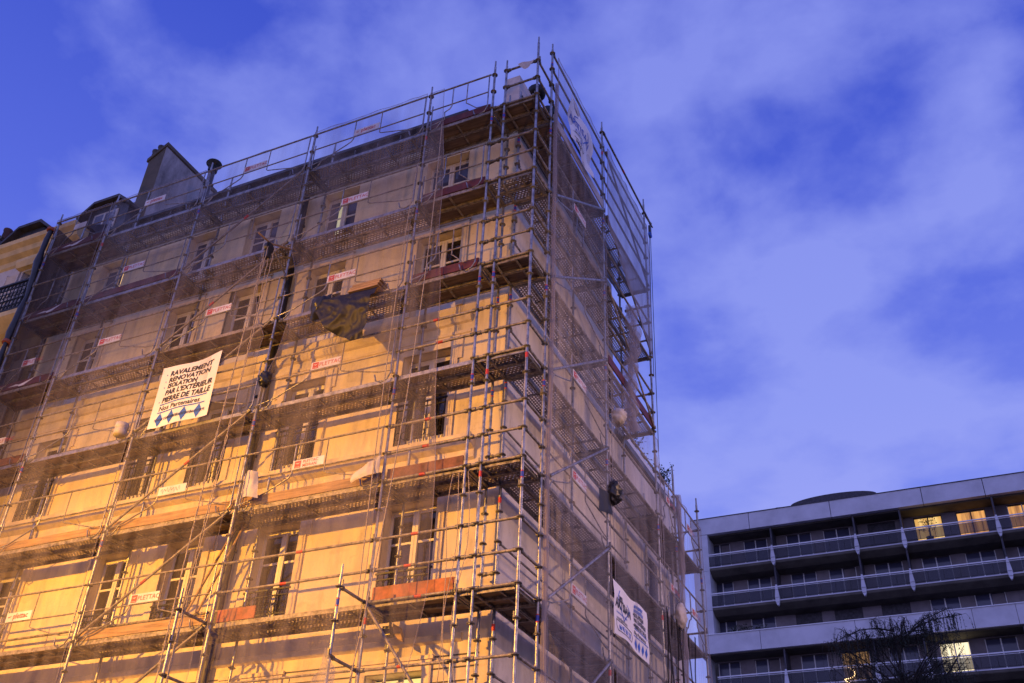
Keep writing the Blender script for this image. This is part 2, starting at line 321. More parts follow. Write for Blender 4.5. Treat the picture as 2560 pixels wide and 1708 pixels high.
# window surrounds and windows
for fi, (c, d) in enumerate(floors):
    for ci, (a, b) in enumerate(cols):
        if fi < 4:
            t = MB(); w = .15
            t.box((a - w, WY - .035, c), (a, WY + .02, d + w), 'stone_trim'); t.box((b, WY - .035, c), (b + w, WY + .02, d + w), 'stone_trim'); t.box((a, WY - .035, d), (b, WY + .02, d + w), 'stone_trim')
            t.box((a - w - .03, WY - .055, d + w), (b + w + .03, WY + .02, d + w + .06), 'stone_trim')
            if fi in (1, 2): t.box((a - w - .08, WY - .03, d - .28), (a - w, WY + .015, d + w), 'stone_trim'); t.box((b + w, WY - .03, d - .28), (b + w + .08, WY + .015, d + w), 'stone_trim')
            t.build('window_surround', apt)
        y = WY + .2; fr = MB(); fw = .055; tint = 'curtain_grey' if (fi == 4 and ci in (1, 3)) else None
        zt = d - .02
        fr.box((a, y, c), (a + fw, y + .05, zt), 'white_paint'); fr.box((b - fw, y, c), (b, y + .05, zt), 'white_paint')
        if (fi, ci) != (0, 0): fr.box((a + fw, y, zt - fw), (b - fw, y + .05, zt), 'white_paint')
        fr.box((a + fw, y, c), (b - fw, y + .05, c + .3), 'white_paint')
        m = (a + b) / 2
        fr.box((m - .055, y - .02, c + .3), (m - .004, y + .04, zt - fw), 'white_paint'); fr.box((m + .004, y - .02, c + .3), (m + .055, y + .04, zt - fw), 'white_paint')
        for q in ((a + fw, m - .055), (m + .055, b - fw)):
            fr.box((q[0], y + .005, zt - .62), (q[1], y + .035, zt - .58), 'white_paint')
            fr.box((q[0], y + .006, zt - fw - .035), (q[1], y + .034, zt - fw), 'white_paint') if (fi, ci) != (0, 0) else None
        f = fr.build('window', apt)
        pm = 'pane_dark'
        if fi == 0 and ci == 0: pm = 'lit_shop'
        if fi == 4: pm = 'pane_blue'
        p = MB()
        for q in ((a + fw, m - .05), (m + .05, b - fw)): p.add([(q[0], y + .02, c + .3), (q[1], y + .02, c + .3), (q[1], y + .02, zt - .02), (q[0], y + .02, zt - .02)], [(0, 1, 2, 3)], pm)
        p.build('pane', f)
        if fi == 4 and ci in (1, 4):
            x = {1: a + .30, 4: b - .30}[ci]
            MB().box((x, y + .012, c + .1), (x + .11, y + .018, zt - .06), 'lit_pale' if ci == 1 else 'lit_strip').build('lit_curtain_gap', f)
        if fi in (1, 3) or (fi == 1): MB().box((a + .03, y + .30, c + .3), (b - .03, y + .31, d - .05), 'curtain_warm').build('curtain', f)
        if fi in (1, 2):    # wrought iron guard in front of the window
            r = MB(); y0 = WY - .04; h = .42 if fi == 1 else .82
            zb = c + (.28 if fi == 1 else .06)
            r.box((a - .02, y0 - .015, zb + h), (b + .02, y0 + .015, zb + h + .03), 'iron'); r.box((a, y0 - .01, zb), (b, y0 + .01, zb + .02), 'iron'); r.box((a, y0 - .01, zb + h - .1), (b, y0 + .01, zb + h - .08), 'iron')
            k = 8
            for i in range(k + 1):
                x = a + .02 + (b - a - .04) * i / k; r.tube([(x, y0, zb), (x, y0, zb + h)], .009, 'iron', 5)
                if i < k:
                    cxx = x + (b - a) / k / 2; rad = (b - a) / k * .42
                    for zz in ((zb + h * .25), (zb + h * .6)):
                        r.tube([(cxx + rad * math.cos(t), y0, zz + rad * 1.5 * math.sin(t)) for t in [j * math.pi / 4 for j in range(9)]], .008, 'iron', 4, False)
            r.build('window_guard', apt)
m = MB(); m.tube([(-5.97, .77, GROUND), (-5.97, .77, 10.1)], .068, 'iron', 12)
for i in range(9): m.tube([(-5.97, .77, -6 + i * 1.9), (-5.97, .77, -5.9 + i * 1.9)], .082, 'zinc', 12); m.box((-6.0, .78, -5.98 + i * 1.9), (-5.94, WY + .01, -5.92 + i * 1.9), 'iron')
m.build('downpipe', apt)
# small vent holes in the facade
for x, z in ((-5.2, 5.05), (-2.2, 5.62), (-6.25, 4.9)):
    MB().box((x - .07, WY - .02, z), (x + .07, WY + .01, z + .06), 'iron').build('air_vent', apt)
# roof: dark zinc mansard edge, flat top, pale corner block
mb = MB()
mb.prism([(WY + .02, 10.36), (WY + .10, 10.40), (WY + .14, 11.30), (WY + .05, 11.34), (WY + .05, 11.42), (WY + .6, 11.55), (6.4, 11.7), (6.4, 10.36)], 'x', -13.13, -2.1, 'zinc')
for i in range(18): x = -12.8 + i * .6; mb.box((x, WY + .06, 10.42), (x + .03, WY + .13, 11.3), 'slate')
roof = mb.build('roof', apt)
MB().prism([(WY + .15, 10.36), (WY + .2, 11.15), (WY + .5, 11.2), (6.4, 11.2), (6.4, 10.36)], 'x', -2.098, WX + .02, 'zinc').build('roof', apt)
MB().box((-1.25, WY + .12, 11.17), (WX - .08, 2.1, 12.05), 'toe_white').build('parapet_block', apt)
MB().box((WX + .01, WY + .1, 10.16), (WX + .1, 6.4, 10.42), 'toe_white').build('side_coping', apt)
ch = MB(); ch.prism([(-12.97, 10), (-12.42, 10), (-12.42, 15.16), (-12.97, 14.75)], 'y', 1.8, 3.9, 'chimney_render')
ch.prism([(-13.02, 14.76), (-12.38, 15.18), (-12.38, 15.30), (-13.02, 14.88)], 'y', 1.76, 3.94, 'concrete_brown'); ch.add([(-12.955, 1.795, 10.5), (-12.435, 1.795, 10.5), (-12.435, 1.795, 15.12), (-12.955, 1.795, 14.76)], [(0, 1, 2, 3)], 'concrete_brown')  # brown front skin puts that face's warmer, darker lighting into its colour
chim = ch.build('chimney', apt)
for i, (x, z) in enumerate(((-12.88, 14.95), (-12.7, 15.05))):
    for y in (1.86, 2.4, 2.9): MB().lathe((x, y, z - .05), [(.10, 0), (.085, .22), (.11, .25), (.11, .3), (0, .3)], 'slate').build('chimney_pot', chim)
v = MB(); v.tube([(-10.0, 1.5, 11.4), (-10.0, 1.5, 13.02)], .085, 'zinc', 12); v.lathe((-10.0, 1.5, 13.0), [(.12, 0), (.13, .1), (.1, .14), (.1, .2), (.21, .26), (.19, .3), (.06, .38), (0, .39)], 'iron', 16)
v.box((-10.1, 1.42, 12.5), (-9.9, 1.58, 12.56), 'iron'); v.build('vent_pipe', apt)
MB().box((-1.6, 2.12, 11.17), (WX - .12, 4.4, 11.85), 'slate').build('chimney_stack', apt)
for x, y, z, s in ((-1.0, 2.1, 12.55, 1.0), (-1.0, 2.75, 12.5, .9), (-1.0, 3.25, 12.45, .9), (-1.0, 3.85, 12.4, .8)):
    MB().tube([(x, y, 11.8), (x, y, z)], .08 * s, 'iron', 10).lathe((x, y, z), [(.1 * s, 0), (.2 * s, .04), (.21 * s, .2), (.13 * s, .3), (0, .32)], 'iron', 14).build('roof_cowl', apt)
# dormer of the building at the far left of its roof
def dormer(par, x0, x1, z0, zt, y0=1.5, m='zinc'):
    w = x1 - x0; d = MB()
    wf = [(x0 + .1 * w, z0), (x1 - .1 * w, z0), (x1 - .1 * w, zt - .32), (x1 - .3 * w, zt - .07), (x0 + .3 * w, zt - .07), (x0 + .1 * w, zt - .32)]
    d.prism(wf, 'y', y0, y0 + 1.6, m)
    top = [(x0 + .02 * w, zt - .42), (x0 + .28 * w, zt - .03), (x1 - .28 * w, zt - .03), (x1 - .02 * w, zt - .42), (x1, zt - .36), (x1 - .27 * w, zt + .06), (x0 + .27 * w, zt + .06), (x0, zt - .36)]
    for i in range(3): d.prism([top[i], top[i + 1], top[6 - i], top[7 - i]], 'y', y0 - .18, y0 + 1.7, 'slate')
    o = d.build('dormer', par)
    q = MB(); a, b = x0 + .28 * w, x1 - .28 * w; q.box((a, y0 - .03, z0 + .1), (b, y0 - .003, zt - .34), 'neigh_wall'); q.box((a + .08, y0 - .045, z0 + .16), (b - .08, y0 - .031, zt - .42), 'pane_blue'); q.box(((a + b) / 2 - .03, y0 - .06, z0 + .16), ((a + b) / 2 + .03, y0 - .046, zt - .42), 'white_paint'); q.build('dormer_window', o)
dormer(apt, -14.6 + .1, -12.55, 11.5, 13.12)
# low rear wing with planted terrace
wing = thing('rear_wing', 'low rear wing of the corner building with a planted roof terrace', 'building', (-5, 8.7, GROUND))
MB().box((-9, 6.46, GROUND), (WX, 10.9, 5.95), 'plaster_side').build('wall', wing)
MB().box((-9, 6.47, 5.951), (WX + .08, 10.98, 6.1), 'zinc').build('coping', wing)
t = MB(); t.box((WX - .04, 6.6, 6.1), (WX + .02, 10.9, 6.32), 'white_frame')
for i in range(8): t.box((WX - .03, 6.7 + i * .58, 5.96), (WX + .0, 6.73 + i * .58, 6.3), 'white_frame')
t.build('terrace_railing', wing)
for y in (8.3, 9.9): 
    w_ = MB(); w_.box((WX + .0, y, 2.2), (WX + .03, y + .85, 3.9), 'white_paint'); w_.box((WX + .031, y + .08, 2.3), (WX + .04, y + .77, 3.82), 'pane_blue'); w_.build('window', wing)
def shrub(x, y, z, r, h, label, n=420):
    o = thing('terrace_shrub', label, 'shrub', (x, y, z), 'shrubs on the roof terrace'); m = MB()
    m.lathe((x, y, z), [(0, 0), (.16, 0), (.2, .3), (.17, .3), (0, .27)], 'terracotta', 10); m.build('planter', o); m = MB()
    for i in range(26):
        t = random.uniform(0, 6.28); k = random.uniform(.2, 1); tip = Vector((x + math.cos(t) * r * k, y + math.sin(t) * r * k, z + .25 + h * random.uniform(.5, 1.05)))
        m.tube([(x, y, z + .2), Vector((x, y, z + .25 + h * .4)).lerp(tip, .4), tip], [.012, .008, .003], 'bark', 4, False)
        for j in range(n // 26):
            p = Vector((x, y, z + .25 + h * .3)).lerp(tip, random.uniform(.25, 1.05)) + Vector([random.gauss(0, .05) for _ in range(3)])
            d = Vector([random.gauss(0, 1) for _ in range(3)]).normalized() * .07; e = d.orthogonal().normalized() * .018
            m.add([p, p + d * .5 + e, p + d, p + d * .5 - e], [(0, 1, 2, 3)], 'leaf_dark')
    m.build('foliage', o)
shrub(-1.15, 8.55, 6.1, .35, .75, 'spiky shrub at the near end of the roof terrace')
shrub(-1.15, 9.15, 6.1, .32, .5, 'low tuft beside the spiky shrub on the roof terrace', 260)
shrub(-1.15, 10.65, 6.1, .42, .95, 'round dark bush at the far end of the roof terrace', 800)

# ------------------------------------------------------------------ neighbour on the left
nb = thing('neighbour_house', 'yellow and white house with mansard dormers left of the scaffolding', 'house', (-18, 4, GROUND))
NY = .9
mb = MB(); nops = [(-15.15, -14.2, 8.85, 10.75), (-18.4, -17.5, 8.85, 10.75), (-15.15, -14.2, 5.6, 7.7)]
wall_open(mb, 'y', NY, -26, -13.14, GROUND, 8.5, nops[2:], 'yellow_stone'); wall_open(mb, 'y', NY, -26, -13.14, 8.5, 11.1, nops[:2], 'neigh_wall'); mb.build('wall', nb)
def ncourse(prof, name, mn='yellow_stone', x0=-26, x1=-13.25): MB().prism([(NY + .004 - a, z) for a, z in prof] + [(NY + .1, prof[-1][1]), (NY + .1, prof[0][1])], 'x', x0, x1, mn).build(name, nb)
ncourse([(0, 11.0), (.06, 11.05), (.08, 11.2), (.22, 11.28), (.26, 11.42), (.38, 11.5), (.4, 11.62), (0, 11.64)], 'cornice')
ncourse([(0, 8.3), (.3, 8.42), (.55, 8.6), (.62, 8.66), (.62, 8.8), (0, 8.82)], 'balcony_slab')
ncourse([(0, 7.9), (.08, 7.94), (.1, 8.1), (0, 8.14)], 'string_course')
mb = MB()
for i in range(9):
    x = -14.0 - i * .42; mb.prism([(x, 8.18), (x + .09, 7.98 - .1), (x, 7.62), (x - .09, 7.98 - .1)], 'y', NY - .12, NY + .01, 'yellow_stone')
mb.build('diamond_brackets', nb)
for a, b, c, d in nops:
    f = MB(); y = NY + .18; f.box((a, y, c), (a + .06, y + .05, d), 'white_paint'); f.box((b - .06, y, c), (b, y + .05, d), 'white_paint'); f.box((a + .06, y, d - .06), (b - .06, y + .05, d), 'white_paint'); f.box(((a + b) / 2 - .04, y, c), ((a + b) / 2 + .04, y + .05, d - .06), 'white_paint'); f = f.build('window', nb)
    MB().add([(a, y + .02, c), (b, y + .02, c), (b, y + .02, d), (a, y + .02, d)], [(0, 1, 2, 3)], 'pane_dark').build('pane', f)
    MB().prism([(NY - .14, d + .05), (NY + .004, d + .05), (NY + .004, d + .3), (NY - .2, d + .3), (NY - .2, d + .2)], 'x', a - .15, b + .15, 'yellow_stone').build('window_head', nb)
    for q0, q1 in ((a - .55, a - .08), (b + .08, b + .55)):
        s = MB()
        for i in range(24): z = c + .04 + (d - c - .08) * i / 24; s.add([(q0 + .03, NY - .02, z), (q1 - .03, NY - .02, z), (q1 - .03, NY - .045, z + .06), (q0 + .03, NY - .045, z + .06)], [(0, 1, 2, 3)], 'neigh_wall')
        s.box((q0, NY - .05, c), (q0 + .035, NY - .01, d), 'neigh_wall'); s.box((q1 - .035, NY - .05, c), (q1, NY - .01, d), 'neigh_wall'); s.build('shutter', nb)
r = MB(); y0 = .34
r.box((-20, y0 - .03, 9.70), (-13.3, y0 + .03, 9.75), 'iron'); r.box((-20, y0 - .02, 8.86), (-13.3, y0 + .02, 8.9), 'iron'); r.box((-20, y0 - .015, 9.56), (-13.3, y0 + .015, 9.58), 'iron'); r.box((-20, y0 - .015, 9.2), (-13.3, y0 + .015, 9.22), 'iron')
x = -19.9
while x < -13.35:
    r.tube([(x, y0, 8.88), (x, y0, 9.72)], .014, 'iron', 5)
    for zz, s_ in ((9.1, .055), (9.38, .045), (9.63, .04), (8.97, .04)): r.tube([(x + .065 + s_ * math.cos(t), y0, zz + s_ * 1.6 * math.sin(t)) for t in [j * math.pi / 4 for j in range(9)]], .012, 'iron', 4, False)
    x += .13
r.build('balcony_railing', nb)
MB().prism([(NY - .1, 11.64), (1.5, 12.25), (2.3, 13.9), (5, 14.4), (5, 11.64)], 'x', -26, -13.14, 'slate').build('roof', nb)
dormer(nb, -17.3, -15.4, 11.9, 13.12, 1.45); dormer(nb, -19.6, -17.35, 11.9, 13.35, 1.45)
MB().lathe((-17.75, 1.6, 12.9), [(.13, 0), (.11, .62), (.13, .66), (.13, .72), (0, .72)], 'dark_pot').build('chimney_pot', nb)

# ------------------------------------------------------------------ modern block far behind, Y = 50
md = thing('modern_apartment_block', 'modern concrete apartment block with long glazed balconies and some lit windows', 'building', (4, 58, GROUND))
FY, BY, XR = 50.0, 51.5, 22.0
mb = MB(); js = [-10.87, -6.91, -1.63, 3.98, 7.56, 12.9, 17.5, XR]
for a, b in zip(js, js[1:]): mb.box((a + .02, FY - .1, 22.98), (b - .02, FY + .25, 24.1), 'concrete_pale')
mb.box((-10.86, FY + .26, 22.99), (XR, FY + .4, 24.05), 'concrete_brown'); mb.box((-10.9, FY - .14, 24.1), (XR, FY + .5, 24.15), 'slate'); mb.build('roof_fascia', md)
mb = MB()
for a, b in ((GROUND, 15.0), (15.01, 17.75), (17.77, 20.4), (20.42, 22.96)): mb.box((-10.87 if a > 14 else -10.4, FY - .08, a), (-9.8 if a > 14 else -10.32, BY, b), 'concrete_pale')
mb.build('end_pier', md)
wx = [(-10.1 + .0, -8.68), (-7.75, -6.17), (-4.9, -3.27), (-2.49, -.8), (.32, 2.01), (3.15, 4.82), (5.66, 7.36), (8.6, 10.28), (11.2, 12.9), (13.8, 15.4), (16.4, 18.0)]
fl = [(20.66, 22.84), (17.98, 20.14), (15.35, 17.53), (12.65, 14.84), (10.0, 12.1)]
# sliding shutters and walls
mb = MB(); wall_open(mb, 'y', BY, -9.8, XR, 9.2, 23.2, [(a, b, c + .12, d) for a, b in wx for c, d in fl], 'panel_grey', .12); mb.build('rear_wall', md)
MB().box((-10.86, BY + 1.6, GROUND), (XR, 62, 24.0), 'concrete_brown').build('core', md)
for i, (c, d) in enumerate(fl[:5]):
    if i != 2:
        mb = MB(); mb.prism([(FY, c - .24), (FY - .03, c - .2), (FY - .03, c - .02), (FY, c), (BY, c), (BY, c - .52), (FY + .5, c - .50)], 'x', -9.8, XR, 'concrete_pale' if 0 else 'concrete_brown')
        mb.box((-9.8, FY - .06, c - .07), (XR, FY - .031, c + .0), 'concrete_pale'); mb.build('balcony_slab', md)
mb = MB()
for a, b in zip([-10.3, -6.93, -1.2, 5.34, 7.67, 13.0], [-6.93, -1.2, 5.34, 7.67, 13.0, XR]): mb.box((a + .015, FY - .1, 14.97), (b - .015, FY + .12, 16.15), 'concrete_pale')
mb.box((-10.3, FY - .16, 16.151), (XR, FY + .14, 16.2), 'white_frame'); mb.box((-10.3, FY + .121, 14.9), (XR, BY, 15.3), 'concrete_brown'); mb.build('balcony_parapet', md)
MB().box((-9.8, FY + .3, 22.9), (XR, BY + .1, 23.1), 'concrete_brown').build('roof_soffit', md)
dark = {(0, 4), (2, 2), (2, 3), (2, 4)}; litm = {(0, 5): 'lit_yellow', (0, 6): 'lit_orange', (0, 7): 'lit_orange', (3, 5): 'lit_cream', (3, 3): 'lit_dim'}
for i, (c, d) in enumerate(fl):
    for j, (a, b) in enumerate(wx):
        y = BY + .05; f = MB(); m = (a + b) / 2; wmat = 'slate' if (i, j) in dark or (i, j) in ((0, 5), (0, 6)) else 'white_frame'
        for q in ((a, a + .05), (m - .035, m + .035), (b - .05, b)): f.box((q[0], y, c + .12), (q[1], y + .06, d - .03), wmat)
        f.box((a + .05, y + .002, d - .09), (b - .05, y + .05, d - .03), 'slate'); f = f.build('window', md)
        if (i, j) in dark: MB().box((a + .05, y + .01, c + .12), (b - .05, y + .03, d - .09), 'slate').build('roller_shutter', f)
        else:
            pm = litm.get((i, j), 'pane_blue')
            MB().add([(a + .05, y + .03, c + .12), (b - .05, y + .03, c + .12), (b - .05, y + .03, d - .09), (a + .05, y + .03, d - .09)], [(0, 1, 2, 3)], pm).build('pane', f)
            if pm == 'pane_blue' and (i * 7 + j * 3) % 4 == 0: MB().box((m + .1, y + .024, c + .2), (b - .08, y + .029, d - .1), 'panel_grey').build('curtain', f)
# balustrades
for i in (0, 1, 3, 4):
    c = fl[i][0]; m = MB(); m.box((-9.8, FY - .12, c + .80), (XR, FY - .04, c + .865), 'white_frame'); m.box((-9.8, FY - .08, c + .72), (XR, FY - .05, c + .745), 'white_frame'); m.box((-9.8, FY - .08, c + .06), (XR, FY - .055, c + .085), 'iron')
    x = -9.2
    while x < XR: m.box((x, FY - .075, c + .06), (x + .025, FY - .055, c + .72), 'iron'); x += .9
    m = m.build('balcony_railing', md); MB().box((-9.8, FY - .07, c + .09), (XR, FY - .062, c + .71), 'balustrade').build('glass_panel', m)
for x in (-5.6, -.35, 2.47, 7.84, 13.1, 18.3):
    for i in (0, 1, 3, 4):
        c = fl[i][0]; mb = MB()
        mb.box((x - .05, FY + .06, c), (x + .05, BY, fl[i][1] + .1), 'slate')  # slab shade put into its colour; only the lip below is pale
        pr = [(c - .42, .03), (c - .2, .12), (c + .1, .14), (c + .6, .09), (c + .95, .05)]
        for (z0, w0), (z1, w1) in zip(pr, pr[1:]):
            mb.add([(x - w0, FY - .2, z0), (x + w0, FY - .2, z0), (x + w1, FY - .16, z1), (x - w1, FY - .16, z1), (x - w0, FY + .05, z0), (x + w0, FY + .05, z0), (x + w1, FY + .05, z1), (x - w1, FY + .05, z1)], [(0, 1, 2, 3), (5, 4, 7, 6), (4, 0, 3, 7), (1, 5, 6, 2)], 'concrete_pale')
        mb.build('balcony_divider', md)
mb = MB(); pts = [(-6.1, 27.08)] + [(-2.05 + 3.0 * math.cos(t), 27.02 + .5 * math.sin(t)) for t in [math.pi - k * math.pi / 16 for k in range(17)]] + [(.9, 24), (-5.6, 24), (-6.1, 26.94)]
mb.prism(pts, 'y', 56, 61, 'slate'); mb.build('roof_vault', md)
# plants standing on its balconies
def balcony_plant(x, y, z, h, r, label, n):
    o = thing('potted_plant', label, 'plant', (x, y, z), 'plants on the far balconies'); m = MB(); m.lathe((x, y, z), [(0, 0), (.17, 0), (.23, .28), (.19, .28), (0, .25)], 'slate', 10); m.build('pot', o); m = MB()
    m.tube([(x, y, z + .2), (x + .03, y, z + h * .5), (x - .02, y, z + h * .8)], [.025, .02, .01], 'bark', 5)
    for i in range(n):
        a = random.uniform(0, 6.28); k = random.random() ** .5; zz = z + h * random.uniform(.45, 1.0)
        p = Vector((x + math.cos(a) * r * k, y + math.sin(a) * r * k * .6, zz)); d = Vector([random.gauss(0, 1) for _ in range(3)]).normalized() * .13; e = d.orthogonal().normalized() * .035
        m.add([p, p + d * .5 + e, p + d, p + d * .5 - e], [(0, 1, 2, 3)], 'leaf_dark')
    m.build('foliage', o)
balcony_plant(3.95, 50.35, 20.68, 1.55, .5, 'little tree in a dark pot before the brightest yellow window', 150)
balcony_plant(-8.3, 50.5, 15.32, 1.4, .75, 'spreading bushy plant behind the pale concrete parapet', 420)
balcony_plant(-6.95, 50.45, 15.32, 1.3, .6, 'second bush behind the pale concrete parapet, right of the wider one', 260)
balcony_plant(9.6, 50.4, 20.68, 1.0, .4, 'low plant before the orange window near the right edge', 90)
# string of fairy lights
m = MB(); 
for i in range(22):
    t = i / 21; p = (-1.95 + .35 * math.sin(t * 9) * (1 - t * .4), 49.8, 13.25 - 1.25 * t + .1 * math.cos(t * 11))
    m.lathe(p, [(0, -.03), (.03, 0), (0, .03)], 'bulb', 6)
m.tube([(-1.95 + .35 * math.sin(i / 40 * 9) * (1 - i / 40 * .4), 49.8, 13.25 - 1.25 * i / 40 + .1 * math.cos(i / 40 * 11)) for i in range(41)], .008, 'iron', 4, False)
tag(m.build('fairy_lights'), 'small string of warm fairy lights curled on a far balcony railing', 'fairy lights')

# ------------------------------------------------------------------ weeping birch in front of the modern block
tr = thing('weeping_birch', 'bare weeping tree with thin hanging twigs before the modern block', 'tree', (2.6, 30, GROUND))
m = MB(); m.tube([(2.6, 30, GROUND), (2.5, 30, -2), (2.7, 30.1, 2.5), (2.4, 30, 6.0), (2.55, 30, 8.6)], [.22, .17, .12, .07, .02], 'bark', 8).build('trunk', tr)
limbs = MB(); tw = MB(); rr = random.Random(5)
arms = [(Vector((2.5, 30, 6.2 + .25 * i)), Vector((tx, 30 + ty, tz)), 46) for i, (tx, ty, tz) in enumerate([(-.2, .3, 8.6), (.45, -.4, 8.9), (1.15, .4, 9.0), (1.75, -.2, 9.2), (2.35, .3, 9.3), (3.0, -.3, 9.1), (3.9, .2, 9.3), (4.7, -.2, 9.35), (5.1, .3, 9.2), (4.4, .8, 8.5), (.2, -.9, 8.2)])]
arms += [(Vector((2.5, 30, rr.uniform(3.5, 6.8))), Vector((2.5 + rr.uniform(-2.9, 2.7), 30 + rr.uniform(-1.6, 1.6), rr.uniform(6.3, 8.0))), 12) for _ in range(46)]
for s_, e_, cnt in arms:
    mid = s_.lerp(e_, .55) + Vector((0, 0, .3)); limbs.tube([s_, s_.lerp(mid, .5) + Vector((0, 0, .1)), mid, e_], [.04, .03, .022, .010], 'bark', 5, False)
    for j in range(cnt):
        t = rr.uniform(.45, 1.0) if cnt > 20 else rr.uniform(.3, 1.0); p = s_.lerp(mid, t / .55) if t < .55 else mid.lerp(e_, (t - .55) / .45); h = rr.uniform(.35, 1.25); dx, dy = rr.gauss(0, .16), rr.gauss(0, .2)
        q = [p, p + Vector((dx * .7, dy * .7, .07)), p + Vector((dx, dy, -.25 * h)), p + Vector((dx * 1.1, dy * 1.1, -.7 * h)), p + Vector((dx * 1.05, dy * 1.1, -h))]
        tw.tube(q, [.009, .008, .006, .005, .003], 'bark', 3, False)
        for k in range(9):
            u = rr.uniform(1.2, 4); b = q[int(u)].lerp(q[min(4, int(u) + 1)], u - int(u)); d = Vector((rr.gauss(0, .05), rr.gauss(0, .05), -rr.uniform(.04, .10))); e2 = Vector((.012, .008, .01))
            tw.add([b, b + d * .5 + e2, b + d, b + d * .5 - e2], [(0, 1, 2, 3)], 'leaf_dark')
limbs.build('branches', tr); tw.build('crown', tr)

# ------------------------------------------------------------------ scaffolding
FX = [-13.05, -11.18, -8.32, -5.38, -2.46, -.97, -.70]         # standards of the street front (x)
SYs = [.70, 3.67, 6.75]                                         # tall side; low side adds 8.05 and 10.0
rs = random.Random(3)
def standard(par, x, y, z0, z1, seedtape=True, ring=.5, off=0):
    m = MB(); m.tube([(x, y, z0), (x, y, z1 - .18)], .0245, 'galv', 10); m.tube([(x, y, z1 - .18), (x, y, z1)], .018, 'galv', 8)
    z = math.ceil(z0 / ring) * ring + off
    while z < z1 - .25:
        m.lathe((x, y, z), [(.03, -.03), (.034, -.006), (.062, -.006), (.062, .006), (.034, .006), (.03, .03)], 'rosette', 8)
        if rs.random() < .35:      # a wedge head locked on the ring
            a = rs.choice((0, 1.57, 3.14, 4.71)); m.box((x + .04 * math.cos(a) - .012, y + .04 * math.sin(a) - .012, z - .03), (x + .04 * math.cos(a) + .012, y + .04 * math.sin(a) + .012, z + .10), 'rosette')
        z += ring
    k = math.ceil(z0 / 2) * 2
    while k < z1 - .5 and seedtape:
        zz = k + 1.68 + rs.uniform(-.1, .1)
        if zz < z1 - .3 and rs.random() < .6:
            if rs.random() < .7:
                m.tube([(x, y, zz), (x, y, zz + .085)], .0262, 'blue_tape', 10, False); m.tube([(x, y, zz - .02), (x, y, zz - .003)], .0264, 'red_tape', 10, False); m.tube([(x, y, zz + .088), (x, y, zz + .105)], .0264, 'red_tape', 10, False)
            else: m.tube([(x, y, zz), (x, y, zz + .10)], .0262, 'red_tape', 10, False)
            m.tube([(x, y, k + .02), (x, y, k + .22)], .0285, 'galv', 10)
        k += 2
    return m.build('standard', par)
def ledger(par, a, b, name='ledger', r=.0242, tape=None, mn='steel_dull'):
    m = MB(); A, B = Vector(a), Vector(b); d = (B - A).normalized(); A2, B2 = A + d * .05, B - d * .05; m.tube([A2, B2], r, mn, 8)
    for p, s in ((A, 1), (B, -1)):
        q = p + d * .06 * s; m.tube([p + d * .03 * s - Vector((0, 0, .0)), q + d * .03 * s], .036, 'rosette', 8)
    if tape and (B - A).length > .8:
        t = rs.uniform(.35, .55); p = A.lerp(B, t); m.tube([p, p + d * .12], r + .0016, tape, 8, False)
        if tape == 'yellow_tape': m.tube([p - d * .02, p - d * .002], r + .0018, 'red_tape', 8, False); m.tube([p + d * .122, p + d * .14], r + .0018, 'red_tape', 8, False)
    return m.build(name, par)
def deck(par, u0, u1, v0, v1, z, kind, ax='x'):
    """working platform: u along its length, v across; kind perf / ply / ladder"""
    m = MB(); P = (lambda u, v, zz: (u, v, zz)) if ax == 'x' else (lambda u, v, zz: (v, u, zz))
    def bx(ua, ub, va, vb, za, zb, mn):
        p, q = P(ua, va, za), P(ub, vb, zb); m.box(tuple(map(min, p, q)), tuple(map(max, p, q)), mn)
    u0 += .035; u1 -= .035; n = 2 if abs(v1 - v0) > .5 else 1; w = (v1 - v0) / n
    for i in range(n):
        a, b = v0 + i * w + .008, v0 + (i + 1) * w - .008
        bx(u0, u1, a, a + .022, z - .07, z + .002, 'galv' if kind != 'ply' and z > 3 else 'steel_dull'); bx(u0, u1, b - .022, b, z - .07, z + .002, 'steel_dull')
        pm = {'perf': ('perf_' if z > 5 or (ax == 'y' and z > 2) else 'tread_') + ax, 'ply': 'ply', 'ladder': 'ply'}[kind]
        q = [P(u0, a + .023, z - .006), P(u1, a + .023, z - .006), P(u1, b - .023, z - .006), P(u0, b - .023, z - .006)]
        if kind == 'perf': m.add(q, [(0, 1, 2, 3)], pm)
        else: bx(u0, u1, a + .023, b - .023, z - .02, z - .006, pm)
        st = .62 if kind != 'ladder' else .42; k = u0 + st
        while k < u1 - .2:
            bx(k - .014, k + .014, a + .023, b - .023, z - .055, z - .021, 'steel_dull'); k += st
        for e in (u0, u1 - .05): bx(e, e + .05, a + .023, b - .023, z - .065, z - .022, 'rosette')
    return m.build('deck', par)
def transom(par, a, b): return ledger(par, a, b, 'transom')
def toe(par, a, b, z, mn, h=.17, logo=False):
    m = MB(); x0, y0 = a; x1, y1 = b
    m.box((min(x0, x1), min(y0, y1) - .012, z + .01), (max(x0, x1), max(y0, y1) + .014, z + .01 + h), mn) if abs(x1 - x0) > abs(y1 - y0) else m.box((min(x0, x1) - .012, min(y0, y1), z + .01), (max(x0, x1) + .014, max(y0, y1), z + .01 + h), mn)
    if logo:      # white swoosh bird printed on the red board
        xm = x0 + (x1 - x0) * .45; pts = [(-.42, .035), (-.18, .07), (-.08, .045), (.02, .06), (.38, .15), (.08, .0), (-.06, -.01), (-.10, .02)]
        m.add([(xm + px, y0 - .016, z + .035 + pz) for px, pz in pts], [(0, 1, 2, 7), (2, 3, 6, 7), (3, 4, 5, 6)], 'cloth_white')
    return m.build('toe_board', par)
